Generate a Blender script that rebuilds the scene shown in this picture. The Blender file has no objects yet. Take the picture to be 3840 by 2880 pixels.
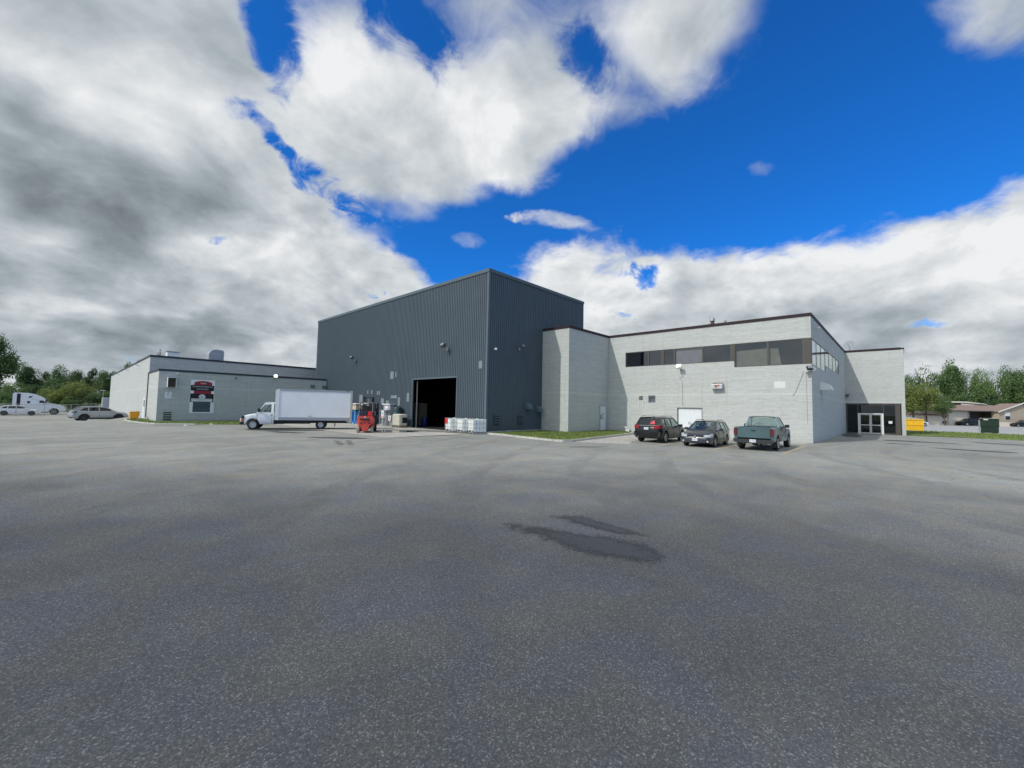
import bpy, math, random
import numpy as np
from mathutils import Vector, Matrix
PI = math.pi
R_ = math.radians
scene = bpy.context.scene
col = scene.collection

# ------------------------------------------------------------------ camera
CAM_R = Vector((0.6837, -0.7296, 0.0203)); CAM_F = Vector((0.7284, 0.6829, 0.0568))
cam_d = bpy.data.cameras.new('camera'); cam = bpy.data.objects.new('camera', cam_d); col.objects.link(cam)
cam_d.sensor_width = 36; cam_d.lens = 14.624; cam_d.clip_start = 0.1; cam_d.clip_end = 6000
def cam_matrix():
    yaw, pitch, roll = R_(43.15677), R_(3.25380), R_(1.16442)
    F = Vector((math.cos(yaw)*math.cos(pitch), math.sin(yaw)*math.cos(pitch), math.sin(pitch)))
    Rt = Vector((math.sin(yaw), -math.cos(yaw), 0)); U = Rt.cross(F)
    R2 = Rt*math.cos(roll)+U*math.sin(roll); U2 = -Rt*math.sin(roll)+U*math.cos(roll)
    return R2, U2, F
R2, U2, FF = cam_matrix()
M = Matrix.Identity(4)
for i in range(3):
    M[i][0] = R2[i]; M[i][1] = U2[i]; M[i][2] = -FF[i]
M[2][3] = 2.1
cam.matrix_world = M
scene.camera = cam

# ------------------------------------------------------------------ sun
SUN = Vector((-6.73, 2.01, 6.28)).normalized()
sd = bpy.data.lights.new('sun', 'SUN'); sd.energy = 2.5; sd.angle = R_(0.5); sd.color = (1, .965, .91)
so = bpy.data.objects.new('sun', sd); col.objects.link(so)
so.rotation_euler = SUN.to_track_quat('Z', 'Y').to_euler(); so.location = (0, 0, 60)

scene.view_settings.view_transform = 'Standard'; scene.view_settings.look = 'None'
scene.view_settings.exposure = 0.0; scene.view_settings.gamma = 1

# ------------------------------------------------------------------ sky: Nishita blue with cumulus banks
world = bpy.data.worlds.new('World'); scene.world = world; world.use_nodes = True
wn = world.node_tree.nodes; wl = world.node_tree.links; wn.clear()
class G:
    """tiny node helper"""
    def __init__(s, tree): s.t = tree; s.n = tree.nodes; s.l = tree.links
    def put(s, sock, v):
        if v is None: return
        if isinstance(v, bpy.types.NodeSocket): s.l.new(v, sock)
        else: sock.default_value = v
    def m(s, op, a, b=None, c=None, clamp=False):
        n = s.n.new('ShaderNodeMath'); n.operation = op; n.use_clamp = clamp
        s.put(n.inputs[0], a); s.put(n.inputs[1], b)
        if c is not None: s.put(n.inputs[2], c)
        return n.outputs[0]
    def vm(s, op, a, b=None, sc=None):
        n = s.n.new('ShaderNodeVectorMath'); n.operation = op
        s.put(n.inputs[0], a); s.put(n.inputs[1], b)
        if sc is not None: s.put(n.inputs[3], sc)
        return n.outputs['Value'] if op in ('DOT_PRODUCT', 'LENGTH') else n.outputs[0]
    def noise(s, v, scale, det=4, rough=.55, dist=0, dim='3D'):
        n = s.n.new('ShaderNodeTexNoise'); n.noise_dimensions = dim
        s.put(n.inputs['Vector'], v); n.inputs['Scale'].default_value = scale; n.inputs['Detail'].default_value = det
        n.inputs['Roughness'].default_value = rough; n.inputs['Distortion'].default_value = dist
        return n.outputs[0]
    def ramp(s, f, stops, interp='LINEAR'):
        n = s.n.new('ShaderNodeValToRGB'); r = n.color_ramp; r.interpolation = interp
        while len(r.elements) < len(stops): r.elements.new(.5)
        for e, (p, c) in zip(r.elements, stops):
            e.position = p; e.color = (c[0], c[1], c[2], 1) if not isinstance(c, (int, float)) else (c, c, c, 1)
        s.put(n.inputs[0], f); return n.outputs[0]
    def mix(s, f, a, b, mode='MIX'):
        n = s.n.new('ShaderNodeMix'); n.data_type = 'RGBA'; n.blend_type = mode
        s.put(n.inputs[0], f); s.put(n.inputs[6], a); s.put(n.inputs[7], b); return n.outputs[2]
    def sstep(s, v, a, b):
        n = s.n.new('ShaderNodeMapRange'); n.interpolation_type = 'SMOOTHSTEP'
        s.put(n.inputs[0], v); n.inputs[1].default_value = a; n.inputs[2].default_value = b; return n.outputs[0]
    def comb(s, x, y, z):
        n = s.n.new('ShaderNodeCombineXYZ'); s.put(n.inputs[0], x); s.put(n.inputs[1], y); s.put(n.inputs[2], z); return n.outputs[0]
    def sep(s, v):
        n = s.n.new('ShaderNodeSeparateXYZ'); s.put(n.inputs[0], v); return n.outputs
# cloud cover and cloud brightness, by direction: 32 columns from left to right, rows from the zenith side to the horizon
COVER = """
99999999983543473367750000355667
99999999993793356468740000344455
99999999995997688557520000112234
99999999959999999636300000001123
99999999997999999501000000000123
99999999998379987000010000012457
99999999999724201100000000038999
99999999979951211331101357999999
99999999999996016957999999999999
99999999999998778999999999999999
99999999999999999999999997999999
99999999999999999999999999999999
99999999999999999999999999999999
"""
LIGHT = """
66676777877777777788777677775667
66677777777897777788777677776667
66678898877899877788777777776667
66675889987888997887777777777777
66675678887888888887777777777777
66675556667778888877777777777777
66675555567777888877777777898899
66677755798898778887778889999998
66676557778888888988889999999888
66678876777778888988888878898877
66676655567878888888777766776667
66677777777777888888887778887777
66677777777777777777777777777777
"""
COVER = [r for r in COVER.split()]; LIGHT = [r for r in LIGHT.split()]
g = G(world.node_tree)
tc = wn.new('ShaderNodeTexCoord'); d = tc.outputs['Generated']
dF = g.vm('DOT_PRODUCT', d, tuple(FF)); dR = g.vm('DOT_PRODUCT', d, tuple(R2)); dU = g.vm('DOT_PRODUCT', d, tuple(U2))
dFs = g.m('MAXIMUM', dF, .08)
u = g.m('DIVIDE', dR, dFs); v = g.m('DIVIDE', dU, dFs)
dz = g.sep(d)
hz = g.m('MAXIMUM', dz[2], 0.0)
inv = g.m('ADD', hz, .42)
pc = g.comb(g.m('DIVIDE', dz[0], inv), g.m('DIVIDE', dz[1], inv), 0.0)      # cloud-deck plane coordinates
w1 = g.noise(pc, 1.1, 3, .5); w2 = g.noise(g.vm('ADD', pc, (7.3, 2.1, 4.0)), 1.1, 3, .5)
w3 = g.noise(pc, 4.2, 4, .6); w4 = g.noise(g.vm('ADD', pc, (3.3, 9.1, 1.0)), 4.2, 4, .6)
uw = g.m('ADD', u, g.m('ADD', g.m('MULTIPLY', g.m('SUBTRACT', w1, .5), .09), g.m('MULTIPLY', g.m('SUBTRACT', w3, .5), .10)))
vw = g.m('ADD', v, g.m('ADD', g.m('MULTIPLY', g.m('SUBTRACT', w2, .5), .07), g.m('MULTIPLY', g.m('SUBTRACT', w4, .5), .07)))
fpx = 1559.88
cpos = g.m('DIVIDE', g.m('ADD', g.m('MULTIPLY', uw, fpx/160), (1920-80)/160+4), 31.0, clamp=True)
rpos = g.m('DIVIDE', g.m('SUBTRACT', 1440/fpx, vw), 128/fpx)
acc = None
for k in range(13):
    stops = [(c/31, (int(COVER[k][c])/9, int(LIGHT[k][c])/9, 0)) for c in range(32)]
    n = g.ramp(cpos, stops, 'B_SPLINE')
    if acc is None: acc = n
    else: acc = g.mix(g.m('SUBTRACT', rpos, float(k-1), clamp=True), acc, n)
sepc = wn.new('ShaderNodeSeparateColor'); wl.new(acc, sepc.inputs[0])
front = g.sstep(dF, .12, .3)
big = g.noise(pc, .9, 3, .5)
fb = g.noise(pc, 3.4, 10, .62, .25); fb2 = g.noise(g.vm('ADD', pc, (.055, -.04, 0)), 3.4, 6, .56, .25); fb3 = g.noise(pc, 3.4, 6, .56, .25)
fine = g.noise(pc, 10, 7, .62, .9)
puff = g.m('SUBTRACT', 1.0, g.m('ABSOLUTE', g.m('SUBTRACT', g.m('MULTIPLY', g.noise(pc, 6.5, 5, .5), 2.0), 1.0)))      # rounded, billowing tops
# single wisps, gaps, bright tops and grey bases: (column, row, half width, half height, tilt in degrees, amount), in units of 1/2212 of the view width
def spots(lst, uu, vv, ns=None):
    tot = None; k = 2212/3840*fpx
    for x, y, rx, ry, tl, am in lst:
        du = g.m('SUBTRACT', uu, (x-1106)/k); dv = g.m('SUBTRACT', vv, (829.5-y)/k); c, s = math.cos(R_(tl)), math.sin(R_(tl))
        a_ = g.m('MULTIPLY', g.m('ADD', g.m('MULTIPLY', du, c), g.m('MULTIPLY', dv, s)), k/rx); b_ = g.m('MULTIPLY', g.m('SUBTRACT', g.m('MULTIPLY', dv, c), g.m('MULTIPLY', du, s)), k/ry)
        r2 = g.m('ADD', g.m('MULTIPLY', a_, a_), g.m('MULTIPLY', b_, b_))
        if ns is not None: r2 = g.m('ADD', r2, ns)
        e = g.m('MULTIPLY', g.sstep(r2, 3.0, -.8), am*(.85 if am < 0 else .85))
        tot = e if tot is None else g.m('ADD', tot, e)
    return tot
us = g.m('ADD', u, g.m('MULTIPLY', g.m('SUBTRACT', w3, .5), .09)); vs_ = g.m('ADD', v, g.m('MULTIPLY', g.m('SUBTRACT', w4, .5), .07))
gaps = spots([(590, 70, 38, 95, 12, -.52), (515, 236, 34, 22, -20, -.42), (585, 292, 55, 12, -40, -.36), (486, 514, 40, 10, 0, -.45), (690, 385, 90, 26, -38, -.52), (830, 45, 45, 60, 10, -.44), (930, 95, 35, 60, 15, -.38),
    (1262, 130, 34, 70, 15, -.34), (790, 636, 42, 15, -5, -.55), (1335, 692, 26, 10, 0, -.5), (2010, 700, 60, 10, 0, -.45), (300, 768, 60, 14, 0, -.45), (1395, 600, 24, 30, 30, -.45),
    (1012, 516, 34, 17, -12, .42), (1195, 476, 70, 15, -8, .45), (1125, 462, 40, 9, 5, .35), (1655, 358, 34, 20, 10, .42), (860, 590, 60, 22, -12, .35), (820, 520, 40, 25, 0, .2), (1405, 556, 24, 10, 0, .4), (985, 430, 60, 16, 0, .25), (905, 440, 50, 30, 0, .2), (1480, 60, 90, 60, 20, .25)], us, vs_, g.m('ADD', g.m('MULTIPLY', g.m('SUBTRACT', fb, .5), 7.5), g.m('MULTIPLY', g.m('SUBTRACT', fine, .5), 7.5)))
shade = spots([(705, 115, 85, 80, 0, .12), (1025, 235, 80, 75, 0, .13), (935, 300, 110, 60, 0, .06), (170, 225, 190, 42, -25, .17), (60, 500, 120, 18, -8, .14), (470, 548, 120, 24, -6, .15), (655, 560, 90, 20, -40, .10), (1200, 590, 70, 24, 5, .10),
    (140, 430, 300, 85, -10, -.08), (430, 400, 160, 50, -10, -.05), (430, 712, 230, 24, -4, -.15), (80, 700, 140, 18, -3, -.08), (90, 664, 130, 18, -4, .14), (380, 668, 90, 14, 0, .12), (600, 745, 90, 16, 10, .12), (1300, 690, 60, 28, 0, .12),
    (1560, 690, 260, 34, 4, -.14), (1950, 660, 200, 30, 6, -.10), (1560, 575, 180, 22, 10, .10), (1950, 525, 190, 24, 6, .12), (2140, 450, 60, 40, 30, .10), (2130, 590, 70, 24, 0, .10), (1420, 610, 40, 18, 20, .06), (2100, 745, 120, 18, 0, .12), (560, 30, 60, 60, 0, -.05), (300, 60, 220, 60, -20, -.03)], us, vs_)
glow = g.m('POWER', g.m('MAXIMUM', g.vm('DOT_PRODUCT', d, tuple(SUN)), 0.0), 5.0)      # clouds are brightest round the sun
cover = g.m('ADD', g.m('MULTIPLY', g.m('ADD', sepc.outputs[0], gaps), front), g.m('MULTIPLY', g.m('SUBTRACT', 1.0, front), g.m('ADD', g.m('MULTIPLY', g.sstep(big, .42, .62), .85), g.m('POWER', glow, .35))))
light = g.m('ADD', g.m('MULTIPLY', g.m('ADD', sepc.outputs[1], g.m('MULTIPLY', shade, .8)), front), g.m('MULTIPLY', g.m('SUBTRACT', 1.0, front), .82))
dens = g.m('ADD', cover, g.m('ADD', g.m('MULTIPLY', g.m('SUBTRACT', fb, .5), .95), g.m('ADD', g.m('MULTIPLY', g.m('SUBTRACT', fine, .5), .50), g.m('MULTIPLY', g.m('SUBTRACT', puff, .8), .25))))
crisp = g.sstep(dz[2], .75, .15)      # distant cloud edges look crisper than the ones overhead
mask = g.sstep(g.m('MULTIPLY', g.m('SUBTRACT', dens, .50), g.m('ADD', 1.0, g.m('MULTIPLY', crisp, 1.0))), -.34, .42)
relief = g.m('ADD', g.m('MULTIPLY', g.m('SUBTRACT', fb2, fb3), .80), g.m('MULTIPLY', g.m('SUBTRACT', puff, .8), .15))
mott = g.m('ADD', g.m('MULTIPLY', g.m('SUBTRACT', g.noise(pc, 1.7, 5, .5), .5), .10), g.m('MULTIPLY', g.m('SUBTRACT', fine, .5), .17))
edge = g.m('MULTIPLY', g.m('SUBTRACT', 1.0, g.sstep(dens, .55, 1.15)), .08)      # thin sunlit rims
lv = g.m('ADD', g.m('ADD', g.m('ADD', light, relief), mott), edge)
lv = g.m('ADD', g.m('MULTIPLY', lv, .64), .235)
lv = g.m('MINIMUM', g.m('MAXIMUM', lv, .40), .925)
lin = g.m('ADD', g.m('POWER', lv, 2.2), g.m('MULTIPLY', g.m('MULTIPLY', glow, g.m('SUBTRACT', 1.0, front)), .9))
tint = g.ramp(lv, [(.45, (.78, .94, 1.04)), (.70, (.86, .965, 1.05)), (.92, (.985, 1.0, 1.01))])
cloudc = g.vm('SCALE', g.mix(1.0, tint, lin, 'MULTIPLY'), None, 9.3)
sky = wn.new('ShaderNodeTexSky'); sky.sky_type = 'NISHITA'; sky.sun_disc = False
sky.sun_elevation = R_(41.8); sky.sun_rotation = math.atan2(SUN.x, SUN.y); sky.altitude = 200; sky.air_density = 1.0; sky.dust_density = .6; sky.ozone_density = 3.0
skyc = g.mix(1.0, sky.outputs[0], (.11, .73, 1.53, 1), 'MULTIPLY')
# a paler band low over the horizon, where the air is thickest
pale = g.m('SUBTRACT', 1.0, g.sstep(dz[2], .0, .30))
skyc = g.mix(g.m('MULTIPLY', pale, .45), skyc, (1.3, 3.7, 6.9, 1))
final = g.mix(mask, skyc, cloudc)
bg = wn.new('ShaderNodeBackground'); wl.new(final, bg.inputs[0]); bg.inputs[1].default_value = .112
wo = wn.new('ShaderNodeOutputWorld'); wl.new(bg.outputs[0], wo.inputs[0])

# ------------------------------------------------------------------ helpers
rng = random.Random(7)
class MB:
    def __init__(s): s.v = []; s.f = []; s.m = []
    def add(s, vs, fs, mi=0):
        o = len(s.v); s.v += [tuple(p) for p in vs]; s.f += [tuple(i+o for i in f) for f in fs]; s.m += [mi]*len(fs); return s
    def box(s, x0, x1, y0, y1, z0, z1, mi=0, T=None):
        vs = [Vector((x, y, z)) for x in (x0, x1) for y in (y0, y1) for z in (z0, z1)]
        if T: vs = [T @ p for p in vs]
        return s.add(vs, [(0, 1, 3, 2), (4, 6, 7, 5), (0, 4, 5, 1), (2, 3, 7, 6), (0, 2, 6, 4), (1, 5, 7, 3)], mi)
    def cbox(s, c, sz, mi=0, T=None):
        return s.box(c[0]-sz[0]/2, c[0]+sz[0]/2, c[1]-sz[1]/2, c[1]+sz[1]/2, c[2]-sz[2]/2, c[2]+sz[2]/2, mi, T)
    def rbox(s, x0, x1, y0, y1, z0, z1, b=.03, mi=0):
        """box with bevelled vertical and horizontal edges"""
        def ring(i, z): 
            a, c, e, f = x0+i, x1-i, y0+i, y1-i
            return [(a+b, e, z), (c-b, e, z), (c, e+b, z), (c, f-b, z), (c-b, f, z), (a+b, f, z), (a, f-b, z), (a, e+b, z)]
        rs = ring(b, z0)+ring(0, z0+b)+ring(0, z1-b)+ring(b, z1); fs = [tuple(range(7, -1, -1)), tuple(range(24, 32))]
        for k in range(3):
            for i in range(8): fs.append((k*8+i, k*8+(i+1) % 8, k*8+8+(i+1) % 8, k*8+8+i))
        return s.add(rs, fs, mi)
    def tube(s, p0, p1, r0, r1=None, n=10, mi=0, cap=True):
        p0, p1 = Vector(p0), Vector(p1); r1 = r0 if r1 is None else r1
        z = (p1-p0).normalized(); x = z.orthogonal().normalized(); y = z.cross(x)
        vs = [p0+(x*math.cos(2*PI*i/n)+y*math.sin(2*PI*i/n))*r0 for i in range(n)]+[p1+(x*math.cos(2*PI*i/n)+y*math.sin(2*PI*i/n))*r1 for i in range(n)]
        fs = [(i, (i+1) % n, n+(i+1) % n, n+i) for i in range(n)]
        if cap: fs += [tuple(range(n-1, -1, -1)), tuple(range(n, 2*n))]
        return s.add(vs, fs, mi)
    def path(s, pts, r, n=8, mi=0):
        for a, b in zip(pts[:-1], pts[1:]): s.tube(a, b, r, None, n, mi)
        return s
    def lathe(s, prof, T=None, n=24, mi=0):
        vs = []; fs = []
        for (r, z) in prof:
            for i in range(n):
                p = Vector((r*math.cos(2*PI*i/n), r*math.sin(2*PI*i/n), z)); vs.append(T @ p if T else p)
        for k in range(len(prof)-1):
            for i in range(n): fs.append((k*n+i, k*n+(i+1) % n, (k+1)*n+(i+1) % n, (k+1)*n+i))
        return s.add(vs, fs, mi)
    def prism(s, poly, fn, t0, t1, mi=0):
        """poly 2-D; fn(a,b,t) -> 3-D"""
        n = len(poly); vs = [fn(a, b, t0) for a, b in poly]+[fn(a, b, t1) for a, b in poly]
        return s.add(vs, [tuple(range(n-1, -1, -1)), tuple(range(n, 2*n))]+[(i, (i+1) % n, n+(i+1) % n, n+i) for i in range(n)], mi)
    def sphere(s, c, r, n=12, mi=0, sz=1.0):
        prof = [(r*math.sin(PI*k/(n//2)), -r*sz*math.cos(PI*k/(n//2))) for k in range(n//2+1)]
        return s.lathe(prof, Matrix.Translation(c), n, mi)
    def holes(s, outer, hs, fn, t0, t1, mi=0):
        """extruded plate with openings"""
        cu = bpy.data.curves.new('tmp', 'CURVE'); cu.dimensions = '2D'; cu.fill_mode = 'BOTH'
        for poly in [outer]+hs:
            sp = cu.splines.new('POLY'); sp.points.add(len(poly)-1); sp.use_cyclic_u = True
            for q, (a, b) in zip(sp.points, poly): q.co = (a, b, 0, 1)
        cu.extrude = .5
        o = bpy.data.objects.new('tmp', cu); me = bpy.data.meshes.new_from_object(o)
        vs = [fn(q.co.x, q.co.y, t0+(t1-t0)*(q.co.z+.5)) for q in me.vertices]; fs = [tuple(p.vertices) for p in me.polygons]
        s.add(vs, fs, mi); bpy.data.objects.remove(o); bpy.data.curves.remove(cu); bpy.data.meshes.remove(me)
        return s
    def text(s, body, size, fn, t0=0, t1=.01, mi=0, align='CENTER', wfit=None):
        cu = bpy.data.curves.new('tmp', 'FONT'); cu.body = body; cu.size = size; cu.align_x = align; cu.align_y = 'CENTER'; cu.extrude = .5; cu.resolution_u = 3
        o = bpy.data.objects.new('tmp', cu); me = bpy.data.meshes.new_from_object(o)
        xs = [q.co.x for q in me.vertices]; k = wfit/(max(xs)-min(xs)) if wfit else 1
        s.add([fn(q.co.x*k, q.co.y, t0+(t1-t0)*(q.co.z+.5)) for q in me.vertices], [tuple(p.vertices) for p in me.polygons], mi)
        bpy.data.objects.remove(o); bpy.data.curves.remove(cu); bpy.data.meshes.remove(me); return s
    def build(s, name, mat, parent=None, smooth=None, loc=None, recalc=False):
        me = bpy.data.meshes.new(name); me.from_pydata(s.v, [], s.f)
        mats = mat if isinstance(mat, (list, tuple)) else [mat]
        for m_ in mats: me.materials.append(m_)
        if len(mats) > 1: me.polygons.foreach_set('material_index', s.m)
        if recalc:
            import bmesh
            bm = bmesh.new(); bm.from_mesh(me); bmesh.ops.remove_doubles(bm, verts=bm.verts, dist=1e-5); bmesh.ops.recalc_face_normals(bm, faces=bm.faces); bm.to_mesh(me); bm.free()
        if smooth:
            me.polygons.foreach_set('use_smooth', [True]*len(me.polygons)); me.set_sharp_from_angle(angle=R_(smooth))
        me.update()
        o = bpy.data.objects.new(name, me); col.objects.link(o)
        if parent: o.parent = parent
        if loc: o.location = loc
        return o
def tag(o, label=None, cat=None, group=None, kind=None):
    if label: o['label'] = label
    if cat: o['category'] = cat
    if group: o['group'] = group
    if kind: o['kind'] = kind
    return o
def thing(name, label, cat, loc=(0, 0, 0), rz=0, group=None, sc=1):
    o = bpy.data.objects.new(name, None); col.objects.link(o); o.location = loc; o.rotation_euler = (0, 0, rz); o.scale = (sc, sc, sc)
    o.empty_display_size = .2
    return tag(o, label, cat, group)
def copy_tree(o, label=None, loc=None, rz=None, sc=None, parent=None):
    c = o.copy(); col.objects.link(c); c.parent = parent
    if label: c['label'] = label
    if loc: c.location = loc
    if rz is not None: c.rotation_euler = (0, 0, rz)
    if sc: c.scale = (sc, sc, sc) if isinstance(sc, (int, float)) else sc
    for ch in list(o.children): copy_tree(ch, parent=c)
    return c
XZ = lambda y: (lambda a, b, t: (a, y+t, b))
YZ = lambda x: (lambda a, b, t: (x+t, a, b))
XY = lambda z: (lambda a, b, t: (a, b, z+t))
def rect(a0, a1, b0, b1): return [(a0, b0), (a1, b0), (a1, b1), (a0, b1)]

# ------------------------------------------------------------------ materials
def P(name, c, rough=.6, metal=0, var=0, vscale=3, spec=None, coat=0, bump=0, bscale=20, emit=None, stretch=None, dirt=0):
    m = bpy.data.materials.new(name); m.use_nodes = True; n = m.node_tree; b = n.nodes['Principled BSDF']
    b.inputs['Base Color'].default_value = (*c, 1); b.inputs['Roughness'].default_value = rough; b.inputs['Metallic'].default_value = metal
    if spec is not None: b.inputs['Specular IOR Level'].default_value = spec
    if coat: b.inputs['Coat Weight'].default_value = coat; b.inputs['Coat Roughness'].default_value = .04
    if emit: b.inputs['Emission Color'].default_value = (*emit[0], 1); b.inputs['Emission Strength'].default_value = emit[1]
    q = G(n)
    if var or bump or dirt:
        t = n.nodes.new('ShaderNodeTexCoord').outputs['Object']
        if stretch: t = q.vm('MULTIPLY', t, stretch)
    if var:
        f = q.noise(t, vscale, 5, .6)
        cc = q.ramp(f, [(.3, tuple(x*(1-var) for x in c)), (.7, tuple(min(1, x*(1+var)) for x in c))])
        q.put(b.inputs['Base Color'], cc)
        q.put(b.inputs['Roughness'], q.m('ADD', q.m('MULTIPLY', f, .25*(1-rough)), rough-.06, clamp=True))
    if bump:
        bn = n.nodes.new('ShaderNodeBump'); bn.inputs['Strength'].default_value = bump; bn.inputs['Distance'].default_value = .02
        q.put(bn.inputs['Height'], q.noise(t, bscale, 5, .6)); q.put(b.inputs['Normal'], bn.outputs[0])
    return m
def Glass(name, tint=(.25, .3, .3), clear=.45, refl=.05):
    m = bpy.data.materials.new(name); m.use_nodes = True; n = m.node_tree; n.nodes.clear(); q = G(n)
    tr = n.nodes.new('ShaderNodeBsdfTransparent'); tr.inputs[0].default_value = (*[x*clear*2 if x*clear*2 < 1 else 1 for x in tint], 1)
    gl = n.nodes.new('ShaderNodeBsdfGlossy'); gl.inputs['Roughness'].default_value = .02; gl.inputs[0].default_value = (.9, .95, 1, 1)
    ge = n.nodes.new('ShaderNodeNewGeometry'); cs = q.m('ABSOLUTE', q.vm('DOT_PRODUCT', ge.outputs['Normal'], ge.outputs['Incoming']))
    fr = q.m('ADD', q.m('MULTIPLY', q.m('POWER', q.m('SUBTRACT', 1.0, cs), 5.0), .94), refl)
    mx = n.nodes.new('ShaderNodeMixShader'); q.put(mx.inputs[0], fr); n.links.new(tr.outputs[0], mx.inputs[1]); n.links.new(gl.outputs[0], mx.inputs[2])
    o = n.nodes.new('ShaderNodeOutputMaterial'); n.links.new(mx.outputs[0], o.inputs[0]); return m
def Brick(name, base, axis, contrast=.16):
    """painted brick courses; axis = horizontal direction of the wall"""
    m = bpy.data.materials.new(name); m.use_nodes = True; n = m.node_tree; b = n.nodes['Principled BSDF']; q = G(n)
    ge = n.nodes.new('ShaderNodeNewGeometry').outputs['Position']; s = q.sep(ge)
    nx = q.m('ABSOLUTE', q.sep(n.nodes.new('ShaderNodeNewGeometry').outputs['True Normal'])[0])
    h = q.m('ADD', q.m('MULTIPLY', nx, s[1]), q.m('MULTIPLY', q.m('SUBTRACT', 1.0, nx), s[0]))
    vec = q.comb(h, s[2], 0.0)
    br = n.nodes.new('ShaderNodeTexBrick'); br.inputs['Scale'].default_value = 1.0; br.inputs['Brick Width'].default_value = 2.2; br.inputs['Row Height'].default_value = .10
    br.inputs['Mortar Size'].default_value = .009; br.inputs['Mortar Smooth'].default_value = .4; br.inputs['Bias'].default_value = 0
    br.inputs[1].default_value = (1, 1, 1, 1); br.inputs[2].default_value = (.90, .90, .90, 1); br.inputs[3].default_value = (.80, .80, .80, 1)
    q.put(br.inputs['Vector'], vec)
    st = q.noise(q.vm('MULTIPLY', vec, (1.0, 6.5, 1)), 1.3, 6, .72)
    st2 = q.noise(q.vm('MULTIPLY', vec, (.6, .6, 1)), 1.0, 5, .6)
    sp = q.noise(q.vm('MULTIPLY', vec, (1.0, 3.4, 1)), 3.2, 5, .7)
    f = q.m('ADD', q.m('MULTIPLY', st, .52), q.m('ADD', q.m('MULTIPLY', st2, .12), q.m('MULTIPLY', sp, .42)))
    c1 = tuple(x*(1-contrast*1.2) for x in base); c2 = tuple(min(1, x*(1+contrast*.9)) for x in base)
    cc = q.ramp(f, [(.42, c1), (.54, base), (.66, c2)])
    band = q.m('MULTIPLY', q.sstep(q.m('ABSOLUTE', q.m('SUBTRACT', s[2], 3.52)), .12, .06), .5)      # smoother lintel course
    cc = q.mix(1.0, cc, br.outputs[0], 'MULTIPLY')
    cc = q.mix(band, cc, tuple(min(1, x*1.1) for x in base)+(1,))
    base_dirt = q.m('MULTIPLY', q.sstep(q.m('ADD', s[2], q.m('MULTIPLY', sp, .5)), .75, .15), .35)
    cc = q.mix(base_dirt, cc, (base[0]*.62, base[1]*.62, base[2]*.55, 1))
    stk = q.noise(q.comb(q.m('MULTIPLY', h, 2.6), q.m('MULTIPLY', s[2], .16), 0.0), 1.0, 5, .7)      # faint run-off streaks down the paint
    cc = q.mix(q.m('MULTIPLY', q.sstep(stk, .54, .74), .34), cc, (base[0]*.60, base[1]*.57, base[2]*.50, 1))
    q.put(b.inputs['Base Color'], cc); b.inputs['Roughness'].default_value = .75
    bn = n.nodes.new('ShaderNodeBump'); bn.inputs['Strength'].default_value = .5; bn.inputs['Distance'].default_value = .012
    q.put(bn.inputs['Height'], q.m('ADD', q.m('MULTIPLY', br.outputs[1], -1.0), sp)); q.put(b.inputs['Normal'], bn.outputs[0])
    return m
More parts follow.
